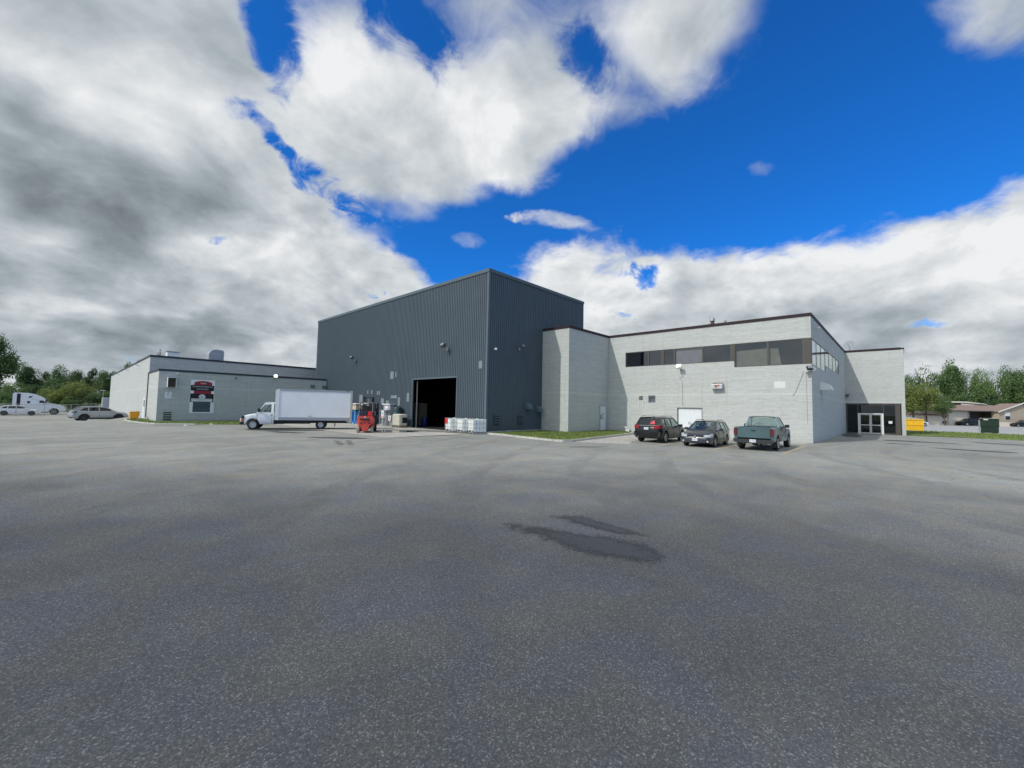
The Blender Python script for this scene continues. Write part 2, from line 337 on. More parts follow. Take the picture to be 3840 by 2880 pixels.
def Ground(name, base, dark, scale=1.0, stones=True, rough=.9, near_shade=0):
    m = bpy.data.materials.new(name); m.use_nodes = True; n = m.node_tree; b = n.nodes['Principled BSDF']; q = G(n)
    t = n.nodes.new('ShaderNodeNewGeometry').outputs['Position']
    big = q.noise(t, .07*scale, 5, .6); mid = q.noise(t, .55*scale, 6, .65, .4)
    trk = q.noise(q.vm('MULTIPLY', t, (1.0, .22, 1)), .55, 6, .62, 1.2); trk2 = q.noise(q.vm('MULTIPLY', t, (.2, 1.0, 1)), .6, 6, .62, 1.6)
    f = q.m('ADD', q.m('MULTIPLY', big, .40), q.m('ADD', q.m('MULTIPLY', mid, .22), q.m('ADD', q.m('MULTIPLY', trk, .19), q.m('MULTIPLY', trk2, .19))))
    cc = q.ramp(f, [(.38, dark), (.50, tuple((a+c)/2 for a, c in zip(base, dark))), (.62, base)])
    if near_shade:
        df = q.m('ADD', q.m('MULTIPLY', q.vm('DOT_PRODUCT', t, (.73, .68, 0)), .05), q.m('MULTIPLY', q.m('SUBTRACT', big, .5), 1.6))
        cc = q.mix(1.0, cc, q.ramp(q.sstep(df, .15, 1.15), [(0, (1-near_shade, 1-near_shade, 1-near_shade*.9)), (1, (1, 1, 1))]), 'MULTIPLY')  # foreground shade put into the base colour, darker towards the camera
        sw = n.nodes.new('ShaderNodeTexWave'); sw.wave_type = 'RINGS'; sw.rings_direction = 'Z'; sw.inputs['Scale'].default_value = .09; sw.inputs['Distortion'].default_value = 6; sw.inputs['Detail'].default_value = 4; sw.inputs['Detail Scale'].default_value = .6
        q.put(sw.inputs['Vector'], q.vm('SUBTRACT', t, (34, -22, 0)))
        tr_ = q.m('MULTIPLY', q.m('MULTIPLY', q.sstep(sw.outputs['Fac'], .86, .98), q.sstep(mid, .42, .6)), .30)      # curved scrub marks left by turning tyres
        cc = q.mix(tr_, cc, (.12, .12, .12, 1))
    if stones:
        hn = q.noise(t, .9, 4, .6, .8); cc = q.mix(1.0, cc, q.ramp(hn, [(.35, (.93, .965, 1.04)), (.5, (1, 1, 1)), (.66, (1.07, 1.035, .95))]), 'MULTIPLY')
        vo = n.nodes.new('ShaderNodeTexVoronoi'); vo.inputs['Scale'].default_value = 92; q.put(vo.inputs['Vector'], t)
        cell = q.sep(vo.outputs['Color'])[0]
        sc = q.ramp(cell, [(0, (.62, .63, .65)), (.55, (.88, .88, .88)), (.8, (1.05, 1.05, 1.04)), (.92, (1.4, 1.4, 1.38)), (1, (2.1, 2.09, 2.05))])
        gr = q.noise(t, 160, 3, .6)
        sc = q.mix(1.0, sc, q.ramp(gr, [(.3, .80), (.7, 1.0)]), 'MULTIPLY')
        cc = q.mix(1.0, cc, sc, 'MULTIPLY')
        # a few dark leaves-and-grit specks and hairline cracks
        n3 = q.noise(t, 9, 2, .5); spk = q.m('MULTIPLY', q.sstep(n3, .73, .78), .6); cc = q.mix(spk, cc, (.03, .03, .03, 1))
        vc = n.nodes.new('ShaderNodeTexVoronoi'); vc.feature = 'DISTANCE_TO_EDGE'; vc.inputs['Scale'].default_value = .16
        q.put(vc.inputs['Vector'], q.vm('ADD', t, q.vm('SCALE', q.comb(mid, trk, 0.0), None, 2.5)))
        cr = q.m('MULTIPLY', q.m('MULTIPLY', q.sstep(vc.outputs[0], .0035, .001), q.sstep(big, .5, .6)), .5); cc = q.mix(cr, cc, (.05, .05, .05, 1))
        bn = n.nodes.new('ShaderNodeBump'); bn.inputs['Strength'].default_value = .55; bn.inputs['Distance'].default_value = .006
        q.put(bn.inputs['Height'], q.m('ADD', cell, gr)); q.put(b.inputs['Normal'], bn.outputs[0])
    q.put(b.inputs['Base Color'], cc); b.inputs['Roughness'].default_value = rough; b.inputs['Specular IOR Level'].default_value = .25
    return m
def Leaf(name, c1, c2, c3):
    m = bpy.data.materials.new(name); m.use_nodes = True; n = m.node_tree; b = n.nodes['Principled BSDF']; q = G(n)
    t = n.nodes.new('ShaderNodeNewGeometry').outputs['Position']
    oi = n.nodes.new('ShaderNodeObjectInfo').outputs['Random']
    f = q.m('ADD', q.m('MULTIPLY', q.noise(t, .8, 3, .6), .7), q.m('MULTIPLY', q.noise(t, 9, 2, .5), .3))
    f = q.m('ADD', f, q.m('MULTIPLY', q.m('SUBTRACT', oi, .5), .22))
    cc = q.ramp(f, [(.32, c1), (.5, c2), (.68, c3)])
    q.put(b.inputs['Base Color'], cc); b.inputs['Roughness'].default_value = .55
    b.inputs['Specular IOR Level'].default_value = .3
    tr = n.nodes.new('ShaderNodeBsdfTranslucent'); q.put(tr.inputs[0], cc)
    mx = n.nodes.new('ShaderNodeMixShader'); mx.inputs[0].default_value = .3
    n.links.new(b.outputs[0], mx.inputs[1]); n.links.new(tr.outputs[0], mx.inputs[2]); n.links.new(mx.outputs[0], n.nodes['Material Output'].inputs[0])
    return m
def Wet(name, c, rough, lo=.35, hi=.6, spec=.5):
    """wet or stained ground: opaque where the 'amount' attribute plus noise is high"""
    m = bpy.data.materials.new(name); m.use_nodes = True; n = m.node_tree; b = n.nodes['Principled BSDF']; q = G(n)
    a = n.nodes.new('ShaderNodeAttribute'); a.attribute_name = 'amount'
    t = n.nodes.new('ShaderNodeNewGeometry').outputs['Position']
    k = q.m('ADD', a.outputs['Fac'], q.m('ADD', q.m('MULTIPLY', q.m('SUBTRACT', q.noise(t, 3.5, 7, .78), .5), 2.0), q.m('MULTIPLY', q.m('SUBTRACT', q.noise(t, 42, 3, .7), .5), 1.6)))
    q.put(b.inputs['Alpha'], q.sstep(k, lo, hi)); b.inputs['Base Color'].default_value = (*c, 1); b.inputs['Roughness'].default_value = rough
    b.inputs['Specular IOR Level'].default_value = spec
    q.put(b.inputs['Base Color'], q.ramp(q.noise(t, 60, 3, .7), [(.35, tuple(x*.6 for x in c)), (.7, tuple(x*1.5 for x in c))]))
    return m
# ------------------------------------------------------------------ material set
ASPH = Ground('asphalt', (.44, .437, .39), (.285, .286, .26), near_shade=.46)
ROAD = Ground('road_asphalt', (.42, .42, .41), (.34, .34, .34), stones=False)
CONC = Ground('concrete', (.62, .59, .53), (.44, .42, .385), 3)
KERB = P('kerb_concrete', (.50, .49, .45), .85, var=.25, vscale=4)
GRASSM = P('grass_green', (.15, .20, .045), .8, var=.45, vscale=2.5)
DIRT = P('dry_grass_ground', (.10, .13, .045), .9, var=.35, vscale=.5)
BRK = Brick('painted_brick', (.53, .55, .525), 0, .12)
BRK2 = Brick('painted_brick_wing', (.53, .55, .54), 0, .12)
METAL = P('grey_blue_cladding', (.084, .110, .132), .45, .0, var=.06, vscale=.5, spec=.35)
TRIM = P('cladding_trim', (.11, .145, .17), .6, spec=.15)
PATCH = P('repaint_patch', (.19, .225, .25), .55, var=.1)
COPE = P('maroon_coping', (.035, .022, .026), .6, spec=.2)
COPED = P('dark_coping', (.03, .035, .045), .5)
ROOF = P('roof_membrane', (.25, .25, .25), .9, var=.2)
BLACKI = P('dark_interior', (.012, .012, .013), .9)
FRAME = P('bronze_window_frame', (.09, .082, .072), .45)
FRAMED = P('dark_bronze_frame', (.07, .062, .055), .4)
PANEL = P('bronze_panel', (.075, .066, .056), .5)
ALU = P('aluminium', (.62, .63, .63), .35, .7, var=.08)
GAL = P('galvanised_metal', (.42, .44, .45), .45, .5, var=.15, vscale=8)
WHITEP = P('white_paint', (.78, .79, .79), .45, var=.04)
WHITED = P('white_door_paint', (.72, .75, .76), .5, var=.06, vscale=2)
WGLASS = Glass('window_glass', (.44, .45, .45), .8, .07)
DGLASS = Glass('dark_glass', (.3, .35, .36), .5, .05)
CARGL = Glass('car_glass', (.74, .81, .79), .5, .08)
DARKGL = Glass('privacy_glass', (.10, .12, .12), .5, .06)
CURT = P('pale_window_board', (.62, .55, .62), .7, var=.12, vscale=2)
TARP = P('beige_sheet', (.46, .43, .33), .8, var=.15, vscale=2, bump=.6, bscale=3)
LAMPON = P('lit_lamp_lens', (.9, .9, .85), .3, emit=((1, .97, .88), 7))
LENS = P('lamp_lens', (.22, .23, .24), .3)
BLK = P('black_plastic', (.02, .02, .022), .5, var=.2)
RUB = P('tyre_rubber', (.022, .022, .023), .8, var=.25, vscale=12)
RUBB = P('dusty_tyre', (.34, .30, .24), .85, var=.2, vscale=10)
RIM = P('alloy_rim', (.55, .56, .57), .3, .6)
CHROME = P('chrome', (.7, .7, .72), .12, 1)
RED = P('red_lens', (.30, .012, .02), .2, coat=.5)
REDD = P('old_red_lens', (.11, .012, .022), .3, coat=.4)
AMB = P('amber_lens', (.75, .22, .05), .25, coat=.5)
CLR = P('headlamp_lens', (.55, .58, .6), .12, coat=1)
WHITEC = P('white_vehicle_paint', (.78, .80, .82), .3, var=.02, vscale=1.5, coat=.5)
BOXW = P('truck_box_panel', (.84, .86, .88), .4, var=.05, vscale=.9)
BLACKC = P('black_car_paint', (.008, .009, .010), .3, spec=.3, coat=.35)
GREYC = P('dark_grey_car_paint', (.045, .05, .058), .3, .3, coat=.45)
TEAL = P('teal_pickup_paint', (.085, .15, .165), .3, .35, var=.10, vscale=2, coat=.6)
SILV = P('silver_car_paint', (.52, .55, .58), .28, .4, coat=.7)
FRED = P('forklift_red', (.56, .06, .04), .45, var=.10, vscale=3)
REDP = P('bright_red_plastic', (.62, .02, .03), .4)
YEL = P('yellow_container_paint', (.85, .48, .02), .5, var=.12, vscale=2)
DGRN = P('dark_green_bin', (.008, .028, .018), .5, var=.2)
BLUE = P('blue_plastic', (.05, .28, .62), .5, var=.1)
DBLUE = P('blue_drum', (.01, .035, .22), .35)
CREAM = P('cream_plastic', (.62, .61, .50), .55, var=.12, vscale=4)
IBCW = P('milky_plastic', (.86, .88, .85), .4, var=.06, vscale=3)
IBCY = P('yellowed_plastic', (.66, .66, .56), .4, var=.08, vscale=3)
WOOD = P('pallet_wood', (.33, .27, .19), .85, var=.3, vscale=6)
CARD = P('cardboard', (.50, .42, .32), .8, var=.1)
SEAT = P('seat_fabric', (.035, .036, .04), .85)
PLATE = P('licence_plate', (.72, .76, .80), .4)
INK = P('plate_blue_ink', (.03, .06, .25), .5)
INKB = P('black_ink', (.02, .02, .025), .5)
VENTB = P('vent_shadow_grey', (.03, .04, .05), .8)
MAR = P('sign_red', (.30, .04, .055), .6, spec=.2)
SBLK = P('sign_black', (.008, .010, .016), .6)
SWHT = P('sign_white', (.70, .72, .74), .55)
SGRY = P('sign_grey', (.07, .10, .12), .6, var=.1, vscale=2)
BANW = P('banner_vinyl', (.80, .84, .86), .6, bump=.3, bscale=2)
FLUE = P('brown_flue', (.10, .05, .045), .7)
RUST = P('rusty_metal', (.33, .13, .05), .8, var=.3, vscale=9)
YLINE = P('yellow_line_paint', (.58, .44, .20), .8, var=.35, vscale=7)
BROOF = P('brown_shingles', (.25, .18, .15), .9, var=.2, vscale=4)
TAN = P('tan_siding', (.72, .64, .52), .8, var=.06)
TANB = P('tan_brick', (.42, .35, .26), .85, var=.2, vscale=6)
CREAMP = P('cream_fascia', (.80, .76, .66), .6)
BARK = P('bark', (.10, .075, .055), .9, var=.3, vscale=5)
LEAFD = Leaf('leaf_dark', (.055, .10, .035), (.10, .165, .055), (.16, .235, .085))
LEAFM = Leaf('leaf_mid', (.08, .14, .045), (.13, .215, .075), (.21, .30, .11))
LEAFY = Leaf('leaf_yellow_green', (.12, .155, .04), (.21, .26, .07), (.32, .36, .11))
STAIN = Wet('damp_stain', (.082, .084, .082), .55, .30, .80, .25)
PUDM = Wet('puddle_water', (.03, .03, .03), .04, .40, .5, .6)
BLUR = Wet('damp_ground', (.19, .19, .18), .7, .40, 1.5, .3)

# ------------------------------------------------------------------ terrain and paving
def smooth(t): t = max(0, min(1, t)); return t*t*(3-2*t)
def zg(x, y): return -.8*smooth((y-54)/28)*smooth((6-x)/4)
def sheet(name, xs, ys, mat, dz=0, keep=None, kind='structure'):
    b = MB(); idx = {}
    for i, x in enumerate(xs):
        for j, y in enumerate(ys): idx[i, j] = len(b.v); b.v.append((x, y, zg(x, y)+dz))
    for i in range(len(xs)-1):
        for j in range(len(ys)-1):
            if keep and not keep((xs[i]+xs[i+1])/2, (ys[j]+ys[j+1])/2): continue
            b.f.append((idx[i, j], idx[i+1, j], idx[i+1, j+1], idx[i, j+1])); b.m.append(0)
    return tag(b.build(name, mat, smooth=30), kind=kind)
def lin(a, b, n): return [a+(b-a)*i/n for i in range(n+1)]
xs = [-3000, -1000, -300, -100, -40, -20, -10]+lin(-5, 8, 13)+[15, 30, 60, 120, 300, 1000, 3000]
ys = [-3000, -1000, -300, -100, -30, 0, 30, 50]+lin(54, 84, 15)+[100, 150, 300, 1000, 3000]
sheet('ground', xs, ys, DIRT, -.03)
xs = [-45, -25, -12, -6]+lin(-3, 7, 10)+[12, 22.9, 40, 61.2]
ys = [-60, -20, 0, 24, 40, 50]+lin(54, 84, 15)+[100, 118, 132]
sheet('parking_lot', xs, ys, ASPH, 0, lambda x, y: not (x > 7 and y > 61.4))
# lane and yard beyond the right-hand grass strip
rd = MB(); rd.add([(58, -90, .004), (80, -2, .004), (74.5, 4.6, .004), (150, 4.6, .004), (215, -70, .004), (140, -110, .004)], [(0, 5, 4, 3, 2, 1)])
tag(rd.build('road', ROAD), kind='structure')

def grass_patch(name, poly, h, n, blades=.07):
    """lawn with a raised slab and thousands of blades, one uncountable thing"""
    b = MB(); c = poly
    b.prism(c, XY(0), .0, h)
    xs_ = [p[0] for p in c]; ys_ = [p[1] for p in c]
    def inside(x, y):
        r = False
        for (x1, y1), (x2, y2) in zip(c, c[1:]+c[:1]):
            if (y1 > y) != (y2 > y) and x < (x2-x1)*(y-y1)/(y2-y1)+x1: r = not r
        return r
    k = 0
    while k < n:
        x, y = rng.uniform(min(xs_), max(xs_)), rng.uniform(min(ys_), max(ys_))
        if not inside(x, y): continue
        k += 1; a = rng.uniform(0, PI); w = blades*.45; hh = blades*rng.uniform(.5, 1.4); lx, ly = rng.uniform(-.03, .03), rng.uniform(-.03, .03)
        z = h+zg(x, y)
        b.add([(x-w*math.cos(a), y-w*math.sin(a), z-.01), (x+w*math.cos(a), y+w*math.sin(a), z-.01), (x+lx, y+ly, z+hh)], [(0, 1, 2)])
    return tag(b.build(name, GRASSM), kind='stuff')
def kerb(pts, w=.16, h=.13, mat=None, name='kerb'):
    b = MB()
    for (x0, y0), (x1, y1) in zip(pts[:-1], pts[1:]):
        L = math.hypot(x1-x0, y1-y0); n = max(1, int(L/1.8)); dx, dy = (x1-x0)/L, (y1-y0)/L; nx, ny = -dy*w/2, dx*w/2
        for k in range(n):
            a, e = k*L/n+.012, (k+1)*L/n-.012; ax, ay, bx, by = x0+dx*a, y0+dy*a, x0+dx*e, y0+dy*e
            z0 = zg(ax, ay)-.05; hh = h+rng.uniform(-.012, .008)
            b.prism([(ax-nx, ay-ny), (bx-nx, by-ny), (bx+nx, by+ny), (ax+nx, ay+ny)], lambda p, q, t: (p, q, t), z0, zg(ax, ay)+hh)
    return tag(b.build(name, mat or KERB), kind='structure')
isl = [(22.60, 24.02), (22.55, 21.6), (22.15, 20.3), (21.85, 18.2), (21.62, 16.4), (21.75, 15.85), (22.2, 15.62), (24.6, 15.95), (28.5, 16.5), (33.5, 17.3), (35.2, 18.0), (36.33, 18.6), (36.33, 21.03), (29.6, 21.03), (29.6, 24.04)]
grass_patch('grass', [(a, b) for a, b in isl], .09, 9000)
kerb([(22.45, 23.9), (22.45, 21.6), (22.05, 20.3), (21.75, 18.2), (21.52, 16.4), (21.65, 15.75), (22.2, 15.5), (24.6, 15.83), (28.5, 16.38), (33.5, 17.18), (35.2, 17.88)])
g2 = [(4.6, 62), (4.3, 58.8), (4.45, 54.0), (4.9, 51.0), (5.6, 48.6), (8.1, 46.8), (9.8, 45.7), (12, 44.9), (15, 45.2), (19, 48), (22.6, 53.8), (6.0, 53.85), (6.0, 62)]
grass_patch('grass', g2, .05, 5000)
kerb([(4.48, 62), (4.18, 58.8), (4.33, 54.0), (4.78, 50.9), (5.5, 48.45), (8.05, 46.6)], .15, .09)
g3 = [(61.9, 3.9), (61.9, -4.7), (60.6, -8.1), (57.5, -14), (50, -30), (62, -30), (79, -10.8), (79.5, -7), (79, -2.6), (75.6, 3.9)]
grass_patch('grass', g3, .08, 6000, .12)
# concrete apron before the loading door and pavement along the office wall
ap = MB()
for i in range(3):
    for j in range(6):
        x0, x1 = 14.2+i*2.83, 14.2+(i+1)*2.83; y0, y1 = 24.35+j*3.6, 24.35+(j+1)*3.6
        ap.box(x0+.02, x1-.02, y0+.02, y1-.02, -.05, .012)
tag(ap.build('concrete_apron', CONC), kind='structure')
pv = MB().prism([(24.0, 12.4), (26.2, 13.3), (29.6, 14.0), (33.4, 13.2), (34.6, 4.9), (36.3, 4.75), (36.3, 18.5), (35.3, 17.7), (33.5, 17.0), (28.5, 16.2), (24.6, 15.7), (22.3, 15.3)], XY(0), -.05, .010)
tag(pv.build('pavement', CONC), kind='structure')
b = MB()
for x0, y0, x1, y1 in ((24.3, 10.75, 29.0, 11.0), (24.67, 7.69, 30.4, 7.85), (25.53, 4.56, 32.2, 4.62), (23.7, 13.55, 27, 13.7)):
    dx, dy = x1-x0, y1-y0; L = math.hypot(dx, dy); nx, ny = -dy/L*.05, dx/L*.05
    b.add([(x0-nx, y0-ny, .004), (x1-nx, y1-ny, .004), (x1+nx, y1+ny, .004), (x0+nx, y0+ny, .004)], [(0, 1, 2, 3)])
tag(b.build('parking_lines', YLINE), kind='structure')
b = MB()
for k in range(9):
    x0, y0 = 118+k*3.2, -6-k*3.4; b.add([(x0, y0, .008), (x0+.15, y0, .008), (x0+3.4, y0+3.8, .008), (x0+3.25, y0+3.8, .008)], [(0, 1, 2, 3)])
tag(b.build('parking_lines', YLINE), kind='structure')
# a blob of wet or stained ground: centre line + width, 'amount' falls to 0 at the rim
def blob(name, pts, ws, mat, z=.004, n=40):
    b = MB(); am = []
    P_ = [Vector((x, y, 0)) for x, y in pts]; segs = len(pts)-1
    for i in range(n+1):
        s = i/n*segs; k = min(segs-1, int(s)); t = s-k; p = P_[k].lerp(P_[k+1], t); w = ws[k]*(1-t)+ws[k+1]*t
        dv = (P_[min(segs, k+1)]-P_[k]).normalized(); nn = Vector((-dv.y, dv.x, 0)); e = min(1, i/(n*.14), (n-i)/(n*.14))
        for j in range(7):
            q = (j-3)/3; b.v.append(tuple(p+nn*q*w+Vector((0, 0, z+zg(p.x, p.y))))); am.append(max(0, (1-q*q))*e)
    for i in range(n):
        for j in range(6): b.f.append((i*7+j, i*7+7+j, i*7+8+j, i*7+1+j)); b.m.append(0)
    o = b.build(name, mat); at = o.data.attributes.new('amount', 'FLOAT', 'POINT'); at.data.foreach_set('value', am)
    return tag(o, kind='structure')
def wet(pts, ws, mat, n=40, z=.006): return blob('wet_patch', pts, ws, mat, z, n)
def outline_patch(poly, mat, soft=.50, res=.05, z=.006):
    c = np.array(poly, float); lo = c.min(0)-soft; hi = c.max(0)+soft
    xs_ = np.arange(lo[0], hi[0], res); ys_ = np.arange(lo[1], hi[1], res); b = MB(); am = []
    for x in xs_:
        for y in ys_:
            ins = False; dm = 9
            for p, q in zip(c, np.roll(c, -1, 0)):
                if (p[1] > y) != (q[1] > y) and x < (q[0]-p[0])*(y-p[1])/(q[1]-p[1])+p[0]: ins = not ins
                t_ = max(0, min(1, ((x-p[0])*(q[0]-p[0])+(y-p[1])*(q[1]-p[1]))/((q-p)@(q-p)))); dm = min(dm, math.hypot(x-p[0]-t_*(q[0]-p[0]), y-p[1]-t_*(q[1]-p[1])))
            b.v.append((x, y, z)); am.append(max(0, min(1, .5+(dm if ins else -dm)/soft)))
    ny = len(ys_)
    for i in range(len(xs_)-1):
        for j in range(ny-1):
            k = i*ny+j
            if max(am[k], am[k+1], am[k+ny], am[k+ny+1]) > 0: b.f.append((k, k+ny, k+ny+1, k+1)); b.m.append(0)
    o = b.build('wet_patch', mat); at = o.data.attributes.new('amount', 'FLOAT', 'POINT'); at.data.foreach_set('value', am)
    return tag(o, kind='structure')
outline_patch([(5.54, 5.27), (5.76, 4.74), (5.93, 4.12), (6.22, 3.6), (6.27, 2.99), (5.91, 2.52), (5.62, 2.57), (5.41, 3.13), (5.33, 3.7), (5.44, 4.26), (5.48, 4.9)], STAIN)
outline_patch([(6.62, 5.0), (7.0, 4.66), (6.87, 3.83), (6.74, 3.14), (6.53, 3.56), (6.52, 4.25)], STAIN, .36)
wet([(9.4, 37.3), (11.0, 35.4), (12.4, 34.2), (14.6, 33.2)], [.8, 1.3, 1.1, .5], STAIN)
wet([(10.2, 34.2), (10.9, 32.2), (11.7, 30.9)], [.5, .9, .5], STAIN)
wet([(10.2, 27.3), (11.2, 26.2), (12.2, 25.0), (13.0, 24.0)], [.3, .75, .9, .3], STAIN)
wet([(16.6, 30.6), (17.6, 30.2), (18.9, 29.9), (20.2, 30.2)], [1.2, 2.2, 2.2, 1.0], PUDM, 40, .016)
wet([(20.0, 31.0), (21.0, 28.5), (22.0, 26.2)], [1.5, 2.2, 1.5], BLUR, 40, .017)
wet([(15.2, 24.22), (18, 24.2), (21, 24.1)], [.12, .16, .2], STAIN, 50, .014)
wet([(10.8, 24.2), (10.3, 22.6), (9.6, 20.7)], [.3, .3, .3], BLUR)
wet([(11.5, 24.0), (10.8, 22.4), (10.0, 20.4)], [.3, .3, .3], BLUR)
wet([(18.9, 13.5), (19.9, 12.9), (20.6, 12.3)], [.22, .28, .2], STAIN)
wet([(47.3, 1.5), (47.4, -.8), (47.4, -3.6)], [1.1, 1.3, .4], STAIN)
wet([(41.9, 1.0), (42.2, .3), (42.7, -.6)], [.6, .7, .3], STAIN)
wet([(39.8, -1.0), (39.0, -2.6), (39.0, -4.2), (39.6, -5.2)], [.25, .8, .9, .3], STAIN)
wet([(51.6, -4.0), (51.0, -5.6), (50.2, -8.5)], [.7, 1.1, .8], STAIN)
wet([(29.5, -4.2), (28.6, -5.4), (28.3, -6.6)], [.2, .45, .3], PUDM)
wet([(4.9, 46.7), (6.8, 45.6), (8.6, 44.8)], [.3, .6, .3], STAIN)
wet([(60.2, 4.3), (55, 3.9), (49, 3.3)], [.6, 1.1, .7], STAIN)

# ------------------------------------------------------------------ tall metal-clad hall
X0, Y0, HT, XR, YL = 22.73, 24.08, 13.3, 36.27, 57.35
hall = thing('factory_hall', 'tall windowless hall clad in ribbed blue-grey metal with an open loading door', 'building', (X0, Y0, 0))
def wpar(o, parent):
    """parent keeping world placement (parents here carry location only)"""
    o.parent = parent; o.location = Vector(o.location)-Vector(parent.location) ; return o
def corr(fn, a0, a1, z0, z1, pitch=.2325, dep=.05):
    """trapezoid ribs; fn(a, d, z) d = outward depth"""
    b = MB(); n = round((a1-a0)/pitch); p = (a1-a0)/n; prof = []
    for k in range(n):
        s = a0+k*p; prof += [(s, 0), (s+p*.40, 0), (s+p*.48, dep), (s+p*.90, dep)]
    prof.append((a1, 0))
    for a, dd in prof: b.v += [fn(a, dd, z0), fn(a, dd, z1)]
    for i in range(len(prof)-1): b.f.append((2*i, 2*i+2, 2*i+3, 2*i+1)); b.m.append(0)
    return b
DY0, DY1, DZ = 27.76, 34.32, 4.58
fl = lambda a, dd, z: (X0-dd, a, z); fr_ = lambda a, dd, z: (a, Y0-dd, z)
w = corr(fl, Y0+.16, DY0-.12, .12, HT-.28); w2_ = corr(fl, DY0-.12, DY1+.12, DZ+.14, HT-.28); w.add(w2_.v, w2_.f); w3_ = corr(fl, DY1+.12, YL, .12, HT-.28); w.add(w3_.v, w3_.f)
wpar(w.build('front_cladding', METAL), hall)
wpar(corr(fr_, X0+.16, XR-.1, .18, HT-.28).build('side_cladding', METAL), hall)
b = MB()
b.box(X0-.06, X0+.16, Y0-.06, Y0+.16, .0, HT-.27).box(XR-.1, XR+.05, Y0-.06, Y0+.1, 0, HT-.27).box(X0-.06, X0+.1, YL, YL+.15, 0, HT-.27)
b.box(X0-.10, X0+.25, Y0-.10, YL+.2, HT-.27, HT).box(X0+.26, XR+.1, Y0-.10, Y0+.25, HT-.27, HT).box(XR-.2, XR+.1, Y0+.26, YL+.2, HT-.27, HT).box(X0+.26, XR-.21, YL, YL+.2, HT-.27, HT)
wpar(b.build('corner_trim', TRIM), hall)
b = MB().box(X0-.08, X0+.05, DY0-.12, DY0, 0, DZ+.14).box(X0-.08, X0+.05, DY1, DY1+.12, 0, DZ+.14).box(X0-.08, X0+.05, DY0+.001, DY1-.001, DZ, DZ+.14)
wpar(b.build('door_frame', TRIM), hall)
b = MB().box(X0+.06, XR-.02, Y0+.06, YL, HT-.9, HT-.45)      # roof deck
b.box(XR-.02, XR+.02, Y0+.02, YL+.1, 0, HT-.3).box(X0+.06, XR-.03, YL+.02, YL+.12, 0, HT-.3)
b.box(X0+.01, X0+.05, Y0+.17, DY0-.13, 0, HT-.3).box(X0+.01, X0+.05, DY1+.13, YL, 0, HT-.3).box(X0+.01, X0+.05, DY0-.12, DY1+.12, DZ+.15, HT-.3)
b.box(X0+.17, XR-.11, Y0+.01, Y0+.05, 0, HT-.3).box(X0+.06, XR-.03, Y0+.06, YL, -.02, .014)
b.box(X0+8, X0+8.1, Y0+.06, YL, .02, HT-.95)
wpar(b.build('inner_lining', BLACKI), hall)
b = MB().box(X0-.02, XR, Y0-.05, Y0+.005, 0, .18).box(X0-.04, X0+.005, Y0+.17, DY0-.13, 0, .12).box(X0-.04, X0+.005, DY1+.13, YL, 0, .12)
wpar(b.build('concrete_plinth', KERB), hall)
for y_, z_, ww, hh in ((38.2, 5.18, .62, .75), (37.45, 5.22, .22, .5), (37.65, 2.95, 1.15, .3), (35.12, 2.9, .42, .85), (36.73, 2.48, .4, .85), (44.6, 2.7, .75, 1.0), (24.78, 5.52, .42, .62), (43.1, 3.5, .25, .4), (42.2, 3.48, .25, .42), (41.0, 3.38, .25, .42), (40.6, 3.38, .25, .4), (38.9, 2.35, .5, .45), (39.9, 2.5, .6, .6)):
    wpar(MB().box(X0-.066, X0-.054, y_-ww/2, y_+ww/2, z_-hh/2, z_+hh/2).build('wall_patch', PATCH), hall)
def louvre(c, ax, w, h, n, parent, slatmat, backmat=BLACKI, name='louvre_vent', proud=.07):
    """ax 'x': on a wall facing -Y ; ax 'y': on a wall facing -X"""
    b = MB(); fr = MB()
    for k in range(n):
        z0 = c[2]-h/2+h*k/n
        if ax == 'x': b.box(c[0]-w/2, c[0]+w/2, c[1]-proud-.01, c[1]-proud+.02, z0+h/n*.62, z0+h/n*.98)
        else: b.box(c[0]-proud-.01, c[0]-proud+.02, c[1]-w/2, c[1]+w/2, z0+h/n*.62, z0+h/n*.98)
    if ax == 'x': fr.box(c[0]-w/2, c[0]+w/2, c[1]-proud+.03, c[1]-.002, c[2]-h/2, c[2]+h/2)
    else: fr.box(c[0]-proud+.03, c[0]-.002, c[1]-w/2, c[1]+w/2, c[2]-h/2, c[2]+h/2)
    o = fr.build(name, backmat); s_ = b.build('slats', slatmat, o)
    wpar(o, parent); return o
louvre((23.85, Y0-.0, 1.1), 'x', .62, .85, 4, hall, METAL, VENTB, proud=.13); louvre((26.67, Y0, 1.08), 'x', .62, .85, 4, hall, METAL, VENTB, proud=.13)
def hood(x, z, parent, mat, w=.7, y=Y0):
    b = MB().prism([(0, 0), (-.55, 0), (-.5, .25), (-.25, .5), (0, .55)], lambda a, c, t: (x+t, y+a, z+c-.3), -w/2, w/2)
    return wpar(b.build('vent_hood', mat, recalc=True), parent)
hood(27.6, 2.3, hall, TRIM, .55); hood(29.0, 2.08, hall, TRIM, .5)

